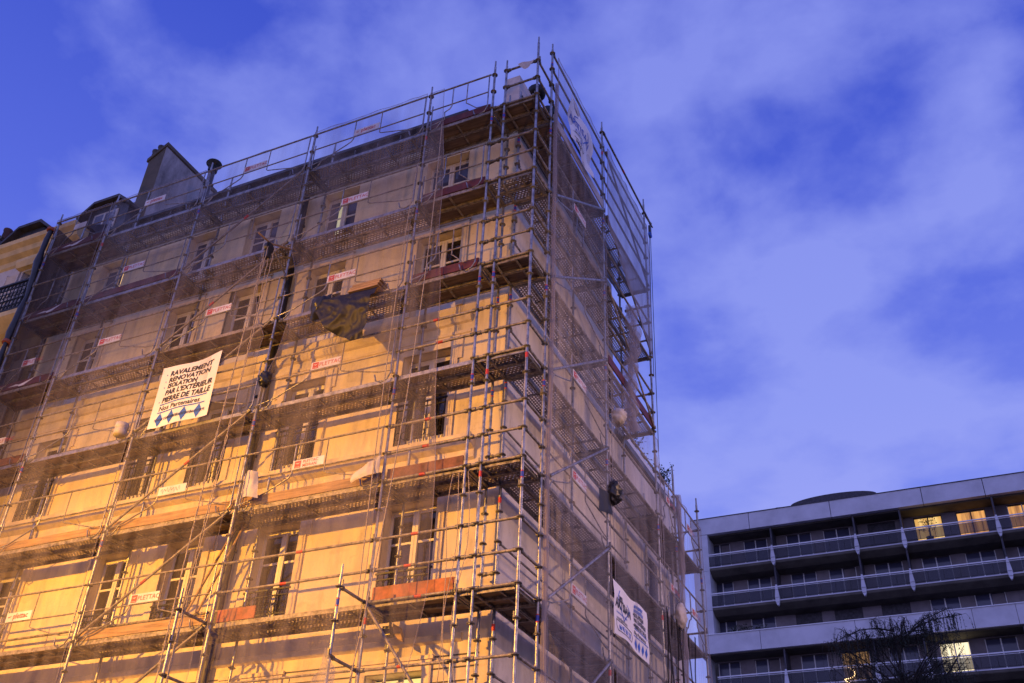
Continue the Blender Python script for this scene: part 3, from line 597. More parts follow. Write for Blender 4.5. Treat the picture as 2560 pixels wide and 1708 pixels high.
def sign_face(m, P, w, h, txt, style):
    """printed name plate: P(u, v, off) maps plate coordinates to the world"""
    vs = [P(0, 0, 0), P(w, 0, 0), P(w, h, 0), P(0, h, 0), P(0, 0, .006), P(w, 0, .006), P(w, h, .006), P(0, h, .006)]
    m.add(vs, [(0, 3, 2, 1), (4, 5, 6, 7), (0, 1, 5, 4), (1, 2, 6, 5), (2, 3, 7, 6), (3, 0, 4, 7)], 'cloth_white')
    def sq(a, b, c, d, mn, o): m.add([P(a, c, o), P(b, c, o), P(b, d, o), P(a, d, o)], [(0, 1, 2, 3)], mn)
    if style == 'block':
        sq(.035, .035 + h * .78, h * .1, h * .9, 'ink_red', .008); q = .035 + h * .39
        m.add([P(q - .05, h * .66, .010), P(q, h * .52, .010), P(q + .05, h * .70, .010), P(q, h * .62, .010)], [(0, 1, 2, 3)], 'cloth_white')
        sq(.05, .035 + h * .68, h * .2, h * .23, 'cloth_white', .010)
        if '|' in txt:
            a, b = txt.split('|'); m.text(a, lambda x, y: P(.20 + x, h * .56 + y, .009), h * .46, 'ink_red', .001); m.text(b, lambda x, y: P(.20 + x, h * .12 + y, .009), h * .46, 'ink_red', .001)
        else: m.text(txt, lambda x, y: P(.175 + x, h * .28 + y, .009), h * .70, 'ink_red', .0005)
    elif style == 'lower':
        m.text(txt, lambda x, y: P(.17 + x, h * .30 + y, .009), h * .85, 'ink_red', .0025, 'LEFT', .95)
        m.add([P(.03, h * .55, .009), P(.08, h * .42, .009), P(.15, h * .66, .009), P(.09, h * .58, .009)], [(0, 1, 2, 3)], 'ink_red')
    elif style == 'tag':      # sprayed scribble
        pts = [(.06 + i * .024, h * (.5 + .33 * math.sin(i * 2.3) * (1 if i % 5 else .3))) for i in range(19)]
        for (a, b), (c, d) in zip(pts, pts[1:]): m.add([P(a, b - .006, .009), P(c, d - .006, .009), P(c, d + .008, .009), P(a, b + .008, .009)], [(0, 1, 2, 3)], 'ink')
def guard(par, a, b, z, ax='x', pos=0., out=-1, sign='PLETTAC', style='block', loops=True, mn='galv'):
    """guardrail frame: two rails, end posts, sign between two uprights, bent struts with hook loops"""
    m = MB(); L = b - a; o = pos + out * .035
    P = (lambda u, zz, d=0: (u, o + out * d, zz)) if ax == 'x' else (lambda u, zz, d=0: (o + out * d, u, zz))
    r = .0135; u1, u2 = a + L * .375, a + L * .60
    m.tube([P(a + .06, z + 1.0), P(b - .06, z + 1.0)], .019, 'steel_dull', 8); m.tube([P(a + .08, z + .5), P(b - .1, z + .5)], .014, 'steel_dull', 8)
    m.tube([P(b - .1, z + 1.0), P(b - .1, z + .06)], r, mn, 6); m.tube([P(a + .1, z + .62), P(a + .1, z + .0)], r, mn, 6)
    m.tube([P(u1, z + 1.0), P(u1, z + .46), P(u1 - .04, z + .38), P(u1 - .16, z + .32), P(a + .42, z + .10), P(a + .05, z + .03)], r, mn, 6)
    m.tube([P(u2, z + 1.0), P(u2, z + .38), P(u2 + .04, z + .35), P(b - .35, z + .14), P(b - .08, z + .12)], r * .8, 'steel_dull', 6)
    if loops:
        m.tube([P(a + .1, z + .0), P(a + .11, z - .07), P(a + .17, z - .11), P(a + .25, z - .07), P(a + .34, z + .07)], r, mn, 6)
        m.tube([P(b - .42, z + .10), P(b - .38, z - .03), P(b - .28, z - .09), P(b - .16, z - .04), P(b - .1, z + .07)], r, mn, 6)
    g = m.build('guardrail_frame', par)
    if sign:
        s = MB(); w, h = u2 - u1 - .03, .165
        Q = (lambda u, v, d: (u1 + .015 + u, o - .02 - d, z + .505 + v)) if ax == 'x' else (lambda u, v, d: (o + .02 + d, u1 + .015 + u, z + .505 + v))
        sign_face(s, Q, w, h, sign, style); s.build('name_plate', g)
    return g

# ---- street front
sf = thing('scaffolding', 'long tube scaffolding in front of the orange lit street facade', 'scaffolding', (-7.5, .35, GROUND), 'scaffolding around the corner building')
for x in FX[:-1]:
    standard(sf, x, 0, GROUND, 11.3 if x < -1 else 11.42)
    if x < -1: standard(sf, x, .7, GROUND, 11.45 if x < -3 else 10.9, False)
kinds = {(0, 10): 'ply', (0, 8): 'ply', (0, 6): 'ply', (0, 4): 'perf', (1, 10): 'perf', (1, 8): 'ladder', (1, 6): 'perf', (1, 4): 'ladder', (1, 2): 'perf', (1, 0): 'ladder',
         (2, 10): 'perf', (2, 8): 'perf', (2, 6): 'ply', (2, 4): 'perf', (2, 2): 'ply', (2, 0): 'perf', (3, 10): 'perf', (3, 8): 'perf', (3, 6): 'perf', (3, 4): 'perf', (3, 2): 'perf', (3, 0): 'perf',
         (4, 10): 'ply', (4, 8): 'ply', (4, 6): 'ply', (4, 4): 'perf', (4, 2): 'perf', (4, 0): 'ply'}
for i in range(5):
    for z in (-2, 0, 2, 4, 6, 8, 10):
        if i == 4 and z == -2: continue
        deck(sf, FX[i], FX[i + 1], .02, .70, z, kinds.get((i, z), 'ply'))
for x in FX[:-1]:
    for z in (-2, 0, 2, 4, 6, 8, 10): transom(sf, (x, 0, z - .045), (x, .7, z - .045))
signs = {(0, 10): (' ', 'plain'), (0, 6): ('PLETTAC', 'block'), (0, 4): ('PLETTAC', 'block'), (0, 8): None, (1, 10): ('plettac', 'lower'), (1, 8): ('PLETTAC', 'block'), (1, 6): ('PLETTAC', 'block'), (1, 4): None, (1, 2): None, (1, 0): ('plettac', 'lower'),
         (2, 10): ('PLETTAC', 'block'), (2, 8): None, (2, 6): ('PLETTAC', 'block'), (2, 4): None, (2, 2): (' ', 'tag'), (2, 0): ('PLETTAC', 'block'),
         (3, 10): ('plettac', 'lower'), (3, 8): ('PLETTAC', 'block'), (3, 6): ('PLETTAC', 'block'), (3, 4): ('PLETTAC', 'block'), (3, 2): ('PLETTAC|MEFRAN', 'block'),
         (4, 10): None, (4, 8): None, (4, 6): None}
for i in range(5):
    for z in (0, 2, 4, 6, 8, 10, -2):
        if i == 4 and z in (0, 2, 4, -2) or (i == 3 and z == 0): continue
        s = signs.get((i, z)); guard(sf, FX[i], FX[i + 1], z, sign=s[0] if s else None, style=s[1] if s else '')
for z in (.5, 1.0, -1.0, -1.5): ledger(sf, (FX[3], 0, z), (FX[4], 0, z), tape='red_tape') if z > 0 else None
for z in (-1.5, -1.0, .0, .5, 1.0, 2.0, 2.5, 3.0, 4.5, 5.0): ledger(sf, (FX[4], 0, z), (FX[5], 0, z), tape='red_tape')
for z in (0, 2, 4, 6, 8, 10, 6.5, 7.0, 8.5, 9.0): ledger(sf, (FX[5], 0, z), (FX[6], 0, z))
for i, z in ((1, 1), (1, 3), (1, 5), (2, 1), (2, 7), (2, 9), (3, 3), (3, 7), (1, 7), (3, 9)):      # inner handrails seen against the wall
    ledger(sf, (FX[i], .7, z - .5 if (i, z) != (2, 9) else 8.5), (FX[i + 1], .7, z - .5 if (i, z) != (2, 9) else 8.5))
for z in (-4, -2, 0, 2, 4, 6, 8):
    ledger(sf, (FX[2] + .06, -.055, z + .03), (FX[3] - .06, -.055, z + 1.95), 'brace', .024, tape='red_tape')
ledger(sf, (FX[4], -.055, -.03), (FX[5], -.055, -2.0), 'brace', .024)
for a, b, z, mn, h, lg in ((0, 1, 10, 'toe_red', .17, 1), (0, 1, 8, 'toe_red', .17, 1), (0, 1, 6, 'toe_red', .17, 1), (0, 1, 4, 'toe_dull', .17, 0), (1, 2, 8, 'toe_red', .16, 0), (2, 3, 2, 'board', .17, 0), (2, 3, 0, 'board', .16, 0), (1, 2, 2, 'board', .15, 0), (3, 4, 2, 'board', .17, 0),
                           (4, 5, 10, 'toe_red', .17, 0), (4, 5, 8, 'toe_red', .17, 0), (4, 5, 6, 'toe_red', .18, 0), (4, 5, 2, 'toe_dull', .2, 0), (4, 5, 0, 'toe_orange', .22, 0)):
    toe(sf, (FX[a] + .06, .022), (FX[b] - .06, .022), z, mn, h, lg)
toe(sf, (-5.3, .022), (-4.55, .022), 0, 'toe_orange', .2)
# bracket posts standing proud of the front, tied back to it
for x in (-2.49, -5.44):
    standard(sf, x, -.7, GROUND, .34)
    for z in (0, -1.0, -2.0): ledger(sf, (x, -.7, z), (x, 0, z))
# ---- corner tower
sc = thing('scaffolding', 'ringlock scaffold tower at the corner between the two facades', 'scaffolding', (-.35, .35, GROUND), 'scaffolding around the corner building')
for x, y, zt in ((-.70, 0, 11.32), (0, 0, 11.72), (-.70, .70, 11.1), (-.95, .70, 11.1)): standard(sc, x, y, GROUND, zt)
for z in (-2, 0, 2, 4, 6, 8, 10):
    deck(sc, -.97, -.02, .02, .68, z, 'ply' if z in (0, 6, 10) else 'perf'); MB().box((-.34, .03, z - .004), (-.04, .67, z + .002), 'perf_x').build('deck', sc) if z in (6, 8, 10) else None
    for a, b in (((-.7, 0, z), (0, 0, z)), ((0, 0, z), (0, .7, z)), ((-.7, .7, z - .05), (0, .7, z - .05)), ((-.7, 0, z - .05), (-.7, .7, z - .05)), ((-.95, .7, z), (-.7, .7, z))): ledger(sc, a, b, tape='red_tape')
    for dz in (.5, 1.0):
        ledger(sc, (-.7, 0, z + dz), (0, 0, z + dz), tape='yellow_tape'); ledger(sc, (0, 0, z + dz), (0, .7, z + dz), tape='yellow_tape')
        if z < 10: ledger(sc, (-.95, 0, z + dz), (-.7, 0, z + dz))
    if z < 10: ledger(sc, (-.95, .7, z + .5), (-.7, .7, z + .5))
# ---- tall side
ss = thing('scaffolding', 'tall side scaffolding hung with grey net along the gable wall', 'scaffolding', (-.35, 3.7, GROUND), 'scaffolding around the corner building')
for y, zt in ((.70, 12.3), (3.67, 12.85), (6.75, 13.0)): standard(ss, 0, y, GROUND, zt)
for y in (3.67, 6.70): standard(ss, -.70, y, GROUND, 11.2, False)
for j, (a, b) in enumerate(((.70, 3.67), (3.67, 6.75))):
    for z in (-2, 0, 2, 4, 6, 8, 10):
        deck(ss, a, b, -.70, -.02, z, 'ply' if (j, z) in ((0, 10), (1, 2), (0, 0), (1, 0)) else 'perf', 'y')
        transom(ss, (0, b, z - .045), (-.70, b, z - .045)); ledger(ss, (0, a, z - .08), (0, b, z - .08))
        if z < 10:
            if j == 0: guard(ss, a, b, z, 'y', 0., 1, 'PLETTAC' if z in (0, 4, 8, 2) else None, 'block')
            else:
                ledger(ss, (0, a, z + .5), (0, b, z + .5)); ledger(ss, (0, a, z + 1.0), (0, b, z + 1.0))
        ledger(ss, (-.70, a, z + 1.0), (-.70, b, z + 1.0), r=.018)
    for z in (10.5, 11.0, 11.5, 12.0): ledger(ss, (0, a, z), (0, b, z))
for z in (-2, 0, 2, 4, 6, 8): ledger(ss, (.055, .85, z + .05), (.055, 3.62, z + 1.98), 'brace', .026, mn='galv')
for z in (6, 8, 10): ledger(ss, (.055, 6.68, z), (.055, 3.74, z + 1.95), 'brace', .022)
ledger(ss, (.03, 3.67, 12.5), (.03, 7.25, 12.5), 'ledger', .026, 'red_tape')
for z in (10.0, 9.5, 9.0, 8.5, 7.0, 6.5): ledger(ss, (0, 6.75, z), (-.62, 6.75, z))
toe(ss, (.022, .8), (.022, 3.6), 10, 'toe_white', .22); toe(ss, (.022, 3.8), (.022, 6.7), 6, 'toe_red', .2)
# inside ladder between two decks
m = MB()
for dy in (0, .38): m.tube([(-.3, 2.75 + dy, 8.0), (-.3, 2.95 + dy, 10.0)], .017, 'galv', 8)
for i in range(7): m.tube([(-.3, 2.78 + i * .028, 8.2 + i * .28), (-.3, 3.16 + i * .028, 8.2 + i * .28)], .012, 'galv', 6)
m.build('ladder', ss)
# ---- low rear side
sl = thing('scaffolding', 'low rear scaffolding beside the planted terrace wing', 'scaffolding', (-.35, 8.4, GROUND), 'scaffolding around the corner building')
for y, zt in ((8.05, 5.75), (10.0, 5.85)): standard(sl, 0, y, GROUND, zt); standard(sl, -.7, y, GROUND, 5.2, False)
for a, b in ((6.75, 8.05), (8.05, 10.0)):
    for z in (-2, 0, 2, 4):
        deck(sl, a, b, -.70, -.02, z, 'ply', 'y'); transom(sl, (0, b, z - .045), (-.70, b, z - .045)); ledger(sl, (0, a, z - .08), (0, b, z - .08))
        guard(sl, a, b, z, 'y', 0., 1, 'PLETTAC' if z in (4, 2, 0) else None, 'block')
for y in (8.05, 10.0):
    for z in (4.5, 5.0, 3.0, 2.5, 1.0, .5): ledger(sl, (0, y, z), (-.7, y, z)) if y == 10 else None

# ------------------------------------------------------------------ debris netting
rn = random.Random(11)
def net(label, uf, zf, pos, ax='x', out=-1, mn='net', nu=26, nv=60, amp=.02, seams=True):
    """uf(v)->(u0,u1), zf(u)->(z0,z1); hung just outside the standards"""
    ph = [rn.uniform(0, 6.28) for _ in range(6)]
    def fn(i, j):
        z0, z1 = zf(i); z = z0 + (z1 - z0) * j; u0, u1 = uf(z); u = u0 + (u1 - u0) * i
        w = amp * (math.sin(u * 5 + ph[0] + z * .6) + .7 * math.sin(u * 11 + ph[1] - z * .8) + .5 * math.sin(z * 3.1 + ph[2] + u)) + .02 * math.sin(z * math.pi / 2) * math.sin(i * math.pi)
        o = pos + out * (.075 + abs(w) * .8 + w * .3); return (u, o, z) if ax == 'x' else (o, u, z)
    m = MB(); m.grid(fn, nu, nv, mn)
    if seams:
        for i in (0, 1):
            m.tube([fn(i, j / nv) for j in range(nv + 1)], .008, 'net_thick', 4, False)
        m.tube([fn(i / nu, 1) for i in range(nu + 1)], .009, 'net_thick', 4, False)
    return tag(m.build('debris_net'), label, 'net', 'nets hung on the scaffolding')
K = lambda a, b: (lambda z: (a, b))
ZB = -6.0
net('netting over the first bay beside the dark rolled net', K(-12.98, -11.22), K(ZB, 11.0), 0, mn='net_first')
net('netting over the bay below the rendered chimney', K(-11.14, -8.36), K(ZB, 11.0), 0)
net('netting behind the partners banner, pulled back from its right post', lambda z: (-8.28, -5.42 - .55 * max(0, math.sin(max(0, min(1, (z - 5.4) / 3.2)) * math.pi)) - (.12 if z < 5.4 else 0)), K(ZB, 10.95), 0)
net('netting over the bay with the dark hanging tarpaulin', lambda z: (-5.34 + .38 * max(0, math.sin(max(0, min(1, (z - 4.4) / 3.4)) * math.pi)), -2.5), K(ZB, 11.02), 0)
net('narrow netting strip left of the corner tower with a free hanging edge', lambda z: (-2.42, -1.40 - (.0 if z < 1 else .07 * (z - 1)) + (.42 * (z) if z < 0 else 0) * .5 - .02 * math.sin(z * 2)), K(-3.2, 11.0), 0)
net('netting on the upper bay of the gable scaffold behind the white banner', K(.82, 3.6), K(-4, 11.95), 0, 'y', 1, 'net_side')
net('netting on the far bay of the gable scaffold, cut off on a slope', K(3.75, 6.66), lambda i: (9.6 - 1.7 * i, 12.0), 0, 'y', 1, 'net_top')
net('netting over the lower far bay of the gable scaffold', K(3.75, 6.70), K(-4, 5.75), 0, 'y', 1, 'net_side')
net('netting around the low rear scaffolding', K(6.80, 9.95), K(-4, 4.95), 0, 'y', 1, 'net_side')
# dense end net and its rolled edge on the left
m = MB(); m.grid(lambda i, j: (-13.12 + .02 * math.sin(j * 40 + i * 3), -.02 + .86 * i, -6 + 16.9 * j), 8, 50, 'net_dark'); tag(m.build('debris_net'), 'dense black net closing the far left end of the scaffolding', 'net', 'nets hung on the scaffolding')
m = MB(); pts = [(-13.17 + .03 * math.sin(z * 1.7), -.05 + .02 * math.sin(z * 2.3), z) for z in [-6 + i * .35 for i in range(49)]]
m.tube(pts, [.075 + .02 * math.sin(i * 1.3) + .012 * math.sin(i * 3.1) for i in range(49)], 'black_plastic', 10)
for z in (7.35, 10.75, 3.0, 5.2): m.tube([(-13.17 + .03 * math.sin(z * 1.7), -.05 + .02 * math.sin(z * 2.3), z), (-13.17 + .03 * math.sin(z * 1.7), -.05, z + .07)], .105, 'toe_orange', 10)
tag(m.build('rolled_net'), 'black rolled up net tied with orange straps to the leftmost scaffold post', 'net')
# gathered net bundles
def bundle(label, pts, r, ax=None, mn='net_thick', tw=3):
    o = MB()
    for k in range(tw):
        ph = k * 6.28 / tw; q = []
        for i in range(61):
            t = i / 60 * (len(pts) - 1); a = Vector(pts[int(min(t, len(pts) - 2))]); b = Vector(pts[int(min(t, len(pts) - 2)) + 1]); p = a.lerp(b, t - int(min(t, len(pts) - 2)))
            q.append(p + Vector((math.cos(ph + i * .25), math.sin(ph + i * .25), 0)) * r * .5)
        o.tube(q, [r * (.55 + .2 * math.sin(i * .9 + ph)) for i in range(61)], mn, 7, False)
    return tag(o.build('gathered_net'), label, 'net', 'gathered net bundles')
bundle('long pale net bundle tied down the first gable post beside the corner tower', [(.08, .78, 11.1), (.07, .78, 8), (.09, .80, 5), (.07, .75, 2), (.10, .72, -1), (.10, .72, -5)], .045)
bundle('loose net twisted into a hanging strip under the sloping net', [(.1, 5.1, 8.3), (.12, 5.2, 7.4), (.1, 4.95, 6.6), (.12, 4.75, 5.8), (.1, 4.9, 5.0)], .16)
bundle('net bundle knotted on the post of the low rear scaffolding', [(.1, 8.0, 5.0), (.12, 8.02, 3.6), (.08, 7.95, 2.5), (.1, 7.9, 1.0), (.1, 8.0, -4)], .07)
# side: dark hanging strips below the red boards at the far bay
m = MB()
for i in range(9):
    y = 6.5 + i * .24; a = rn.uniform(-.03, .03); m.grid(lambda u, v, y=y, a=a: (.12 + a + .02 * math.sin(v * 20 + y * 9), y + .10 * u + .03 * math.sin(v * 7), -4 + 5.9 * v), 2, 24, 'net_dark')
tag(m.build('hanging_net_strips'), 'dark strips of torn net hanging low on the rear scaffolding', 'net')

# ------------------------------------------------------------------ banners
def cloth(fn, nu, nv, mn='cloth_white'):
    m = MB(); m.grid(fn, nu, nv, mn); return m
def bframe(x0, x1, z0, z1, mn_fn): pass
# front banner, x -7.87..-6.43, z 4.0..5.42
bw, bh = 1.44, 1.40
def B1(x, y, o=.0):      # banner metres -> world, top edge sags and the left side bows
    t, s = x / bw, y / bh; sag = .07 * math.sin(t * math.pi) * s ** 3
    return (-7.87 + x + .10 * (t - .5) * (s - .5) * .4 + (.0), -.13 - o + .018 * math.sin(t * 9 + s * 2), 3.99 + y * (1.0 + .02 * t) - sag * 1.0 + (.03 * (t - .5)))
m = cloth(lambda i, j: B1(i * bw, j * bh), 24, 20)
def T(mb, F, s, x, y, size, mn='ink', bold=.0025, sx=1., shear=.0, align='LEFT'): mb.text(s, lambda a, b: F(x + a, y + b, .006), size, mn, bold, align, sx, shear)
def R_(mb, F, a, b, c, d, mn, n=12):
    for i in range(n):
        p, q = a + (b - a) * i / n, a + (b - a) * (i + 1) / n; mb.add([F(p, c, .006), F(q, c, .006), F(q, d, .006), F(p, d, .006)], [(0, 1, 2, 3)], mn)
def D_(mb, F, x, y, r, mn, lab=None):
    mb.add([F(x - r * .62, y, .005), F(x, y - r, .005), F(x + r * .62, y, .005), F(x, y + r, .005)], [(0, 1, 2, 3)], mn)
    if lab: mb.text(lab, lambda a, b: F(x + a, y - .025 + b, .009), .068, 'ink', .002, 'CENTER', .82)
T(m, B1, 'RAVALEMENT', .25, 1.15, .165, bold=.006, sx=1.0, shear=.12); T(m, B1, 'RENOVATION', .25, 1.0, .155, bold=.006, sx=1.0, shear=.12)
T(m, B1, 'ISOLATION', .25, .865, .145, bold=.006, sx=.95, shear=.12); T(m, B1, "PAR L'EXT\u00c9RIEUR", .225, .71, .16, bold=.006, sx=.92, shear=.12)
T(m, B1, 'PIERRE DE TAILLE', .19, .545, .165, bold=.006, sx=.9, shear=.12)
R_(m, B1, .17, 1.30, .492, .515, 'ink_blue'); T(m, B1, 'Nos Partenaires', .16, .365, .145, bold=.0025, sx=1.05, shear=.08); R_(m, B1, .15, 1.29, .315, .338, 'ink_blue')
for y in (1.20, 1.04, .905, .575): D_(m, B1, .165 - (.04 if y < .6 else 0), y, .022, 'ink_blue')
for x, lb in ((.23, 'SYNDIC'), (.53, 'COPROPRI\u00c9T\u00c9'), (.84, 'COLLECTIVIT\u00c9'), (1.17, 'ARCHITECTE')): D_(m, B1, x, .165, .15, 'ink_blue', lb)
tag(m.build('banner'), 'white banner with RAVALEMENT RENOVATION lettering and four blue diamonds on the street front', 'banner')
# gable banner, y 3.6..5.44, z .46..1.42 : creased
def B2(x, y, o=0.):
    t, s = x / 1.82, y / .95; dip = .07 * math.exp(-((t - .48) / .16) ** 2) * s ** 2; dip2 = .05 * math.exp(-((t - .35) / .2) ** 2) * (1 - s)
    return (.115 + o + .007 * math.sin(t * 8 + s * 3) + .008 * math.sin(s * 11 + t * 5), 3.60 + x + .03 * (1 - s) * t, .44 + y - dip + dip2 + .0)
m = cloth(lambda i, j: B2(i * 1.82, j * .95), 40, 24)
T(m, B2, 'MEL', .26, .66, .13, bold=.0042, shear=.2); T(m, B2, 'ARTISAN', .07, .50, .23, bold=.008, sx=.85)
def lines(mb, F, pts, w, mn):
    for (a, b), (c, d) in zip(pts, pts[1:]):
        L = math.hypot(c - a, d - b) or 1; nx, ny = -(d - b) / L * w, (c - a) / L * w; k = 4
        for i in range(k):
            p, q = i / k, (i + 1) / k; A = (a + (c - a) * p, b + (d - b) * p); Bq = (a + (c - a) * q, b + (d - b) * q)
            mb.add([F(A[0] + nx, A[1] + ny, .005), F(A[0] - nx, A[1] - ny, .005), F(Bq[0] - nx, Bq[1] - ny, .005), F(Bq[0] + nx, Bq[1] + ny, .005)], [(0, 1, 2, 3)], mn)
lines(m, B2, [(.36, .86), (.18, .66), (.52, .34), (.84, .66), (.70, .74)], .011, 'ink_blue')
T(m, B2, "L'experience d'un artisan", .12, .40, .055, 'ink_blue', .001)
T(m, B2, 'contact@gmail.com', .12, .295, .075, 'ink', .001, .95); lines(m, B2, [(.10, .27), (.90, .27), (.96, .2), (.90, .09), (.16, .09), (.09, .16), (.10, .27)], .007, 'ink'); T(m, B2, '66 95 28 27', .22, .125, .135, 'ink_blue', .003)
T(m, B2, 'RAVALEMENT', 1.03, .82, .085, 'ink_blue', .0035, .9); T(m, B2, 'RENOVATION', 1.03, .735, .085, 'ink_blue', .0035, .9); T(m, B2, '\u2022ISOLATION', 1.00, .645, .105, bold=.0042, sx=.95); T(m, B2, "PAR L'EXT\u00c9RIEUR", 1.02, .545, .105, bold=.0042, sx=.82); T(m, B2, '\u2022PIERRE DE TAILLE', .98, .43, .11, bold=.0042, sx=.80)
R_(m, B2, 1.02, 1.74, .400, .415, 'ink_blue'); T(m, B2, 'Nos Partenaires', 1.02, .305, .095, 'ink', .002, .95); R_(m, B2, 1.02, 1.74, .270, .285, 'ink_blue')
for x in (1.12, 1.28, 1.46, 1.64): D_(m, B2, x, .14, .10, 'ink_blue')
tag(m.build('banner'), 'creased white banner reading ARTISAN with blue house outline on the gable scaffolding', 'banner')
# top banner, folded over on itself, y 1.35..2.85, z 10.1..11.45
def B3(x, y, o=0.):
    t, s = x / 1.35, y / 1.25; fold = .05 * math.sin(t * 7 - s * 4); top = 11.42 - .45 * t * t * (t > .0)
    z = 10.12 + s * (top - 10.12) - .12 * (1 - s) * (t - .5)
    return (.13 + o + fold + .02 * math.sin(s * 9), 1.36 + x * (1 - .10 * (1 - s)) + .10 * (1 - s) + .1 * math.sin(s * 3.0) * (t > 2), z)
m = cloth(lambda i, j: B3(i * 1.35, j * 1.25), 34, 30)
T(m, B3, 'ARTISAN', .10, .66, .26, 'ink_blue', .004, .92); lines(m, B3, [(.50, 1.02), (.34, .92), (.62, .36), (1.0, .86), (.86, .98)], .012, 'ink_blue'); T(m, B3, "d'un", .30, .46, .13, 'ink_blue', .0035); T(m, B3, "artisan", .22, .33, .12, 'ink', .002)
lines(m, B3, [(.14, .30), (.7, .30), (.74, .2), (.7, .14), (.14, .14)], .007, 'ink'); T(m, B3, '06', .40, .17, .12, 'ink_blue', .0035); T(m, B3, 'belnod', .2, .03, .11, 'ink', .004)
tag(m.build('banner'), 'white banner twisted by the wind at the top of the gable scaffolding', 'banner')
m = MB(); m.grid(lambda i, j: (.10 + .02 * math.sin(i * 7), 1.5 + 1.2 * i, 11.5 - .45 * i * i - .32 * j * math.sin(i * math.pi)), 16, 6, 'toe_white'); tag(m.build('folded_cloth'), 'pale back side of cloth folded above the top banner', 'cloth')

# ------------------------------------------------------------------ loose things on the scaffolding
def crumple(fn, nu, nv, amp, mn, name, label, cat, seed=1, group=None, sub=0):
    def f2(i, j):
        p = Vector(fn(i, j)); q = Vector((p.x + p.y * 2, p.y, p.z)) + Vector((seed * 3.7, 0, 0)); e = Vector((0, 0, 0))
        for sc_, am in ((1.6, 3.0), (4.2, 1.3), (10, .25)):      # ridged folds
            n_ = noise.noise_vector(q * sc_); e += Vector((n_.x * .5, (abs(n_.y) * 2 - .5), n_.z * .4)) * am * amp
        return p + e * min(1, 4 * j + .3)
    m = MB(); m.grid(f2, nu, nv, mn); return tag(m.build(name), label, cat, group)
def tarp_fn(i, j):      # drapes over the deck edge at z = 6, tapering to the lower right
    x0, x1 = -4.45 + .55 * j ** 1.2, -2.98 - .08 * j; return (x0 + (x1 - x0) * i, -.16 - .10 * min(1, 4 * j) - .06 * math.sin(j * 3), 6.02 - .05 * i - j * (.84 + .36 * min(1, i * 1.5)))
crumple(tarp_fn, 60, 48, .034, 'tarp', 'tarpaulin', 'dark crumpled tarpaulin hanging over the edge of a high deck', 'tarpaulin', 4)
crumple(lambda i, j: (-4.45 + .42 * i, -.10 - .20 * math.sin(i * 3.1) * math.sin(j * 3.1), 5.62 + .52 * j), 22, 22, .03, 'black_plastic', 'refuse_sack', 'black refuse sack at the left end of the hanging tarpaulin', 'sack', 9)
m = MB()
for k in range(3): m.box((-3.62 + k * .04, -.20, 5.99 + k * .05), (-2.98 + k * .03, .02 + k * .03, 6.035 + k * .05), 'board')
tag(m.build('planks'), 'small stack of brown planks lying on top of the dark tarpaulin', 'planks')
def blob(c, rad, mn, name, label, cat, seed, sq=.16, group=None):
    r_ = random.Random(seed); ph = [(r_.uniform(2, 6), r_.uniform(2, 6), r_.uniform(0, 6)) for _ in range(6)]; c = Vector(c)
    def fn(i, j):
        a = i * 2 * math.pi; b = (j - .5) * math.pi; k = 1 + sum(math.sin(round(p) * a + q * b * 2 + s) for p, q, s in ph[:3]) * sq / 3 + abs(noise.noise(Vector((math.cos(a) * math.cos(b), math.sin(a) * math.cos(b), math.sin(b))) * 2.6 + Vector((seed, 0, 0)))) * sq * 1.6
        return c + Vector((rad[0] * math.cos(a) * math.cos(b) * k, rad[1] * math.sin(a) * math.cos(b) * k, rad[2] * math.sin(b) * (1 + (k - 1) * .4)))
    m = MB(); m.grid(fn, 26, 18, mn); return tag(m.build(name), label, cat, group)
blob((-5.23, -.14, 4.50), (.10, .09, .15), 'black_plastic', 'black_bag', 'round black bag tied to a front post beside the partners banner', 'bag', 2, .35)
blob((.14, 3.62, 3.02), (.10, .12, .20), 'black_plastic', 'black_bag', 'black bag hanging on the gable post halfway up', 'bag', 5, .55)
crumple(lambda i, j: (.12, 2.93 + .66 * i, 2.38 + .2 * i + (.46 - .1 * i) * j), 18, 14, .02, 'tarp', 'dark_cloth', 'stiff dark cloth beside the black bag on the gable post', 'cloth', 8)
crumple(lambda i, j: (-5.14 + (.34 - .1 * j) * i, -.16 - .07 * math.sin(i * 3.14), 2.08 + .5 * j - .06 * i), 16, 20, .009, 'white_bag', 'white_sack', 'long white sack hanging on a front post under the second deck', 'sack', 12)
crumple(lambda i, j: (-2.95 + .5 * i, -.15 - .05 * math.sin(i * 3.14), 1.98 + .30 * j * (.45 + .55 * i) + .10 * i), 16, 12, .016, 'white_bag', 'white_rag', 'white rag knotted on the guardrail above the tall lower window', 'rag', 15)
blob((.14, 4.02, 4.86), (.12, .15, .17), 'white_bag', 'white_bag', 'puffy white bag tied to the gable post under the red board', 'bag', 21, .25)
blob((.16, 7.55, 2.05), (.10, .16, .26), 'white_bag', 'white_bag', 'drooping white bag on the low rear scaffolding', 'bag', 23, .2)
crumple(lambda i, j: (.12, 6.15 + .55 * i, 4.95 + .30 * j * math.sin(i * 3)), 14, 8, .02, 'net_thick', 'pale_cloth', 'pale cloth bunched where tall and low gable scaffolding meet', 'cloth', 31)
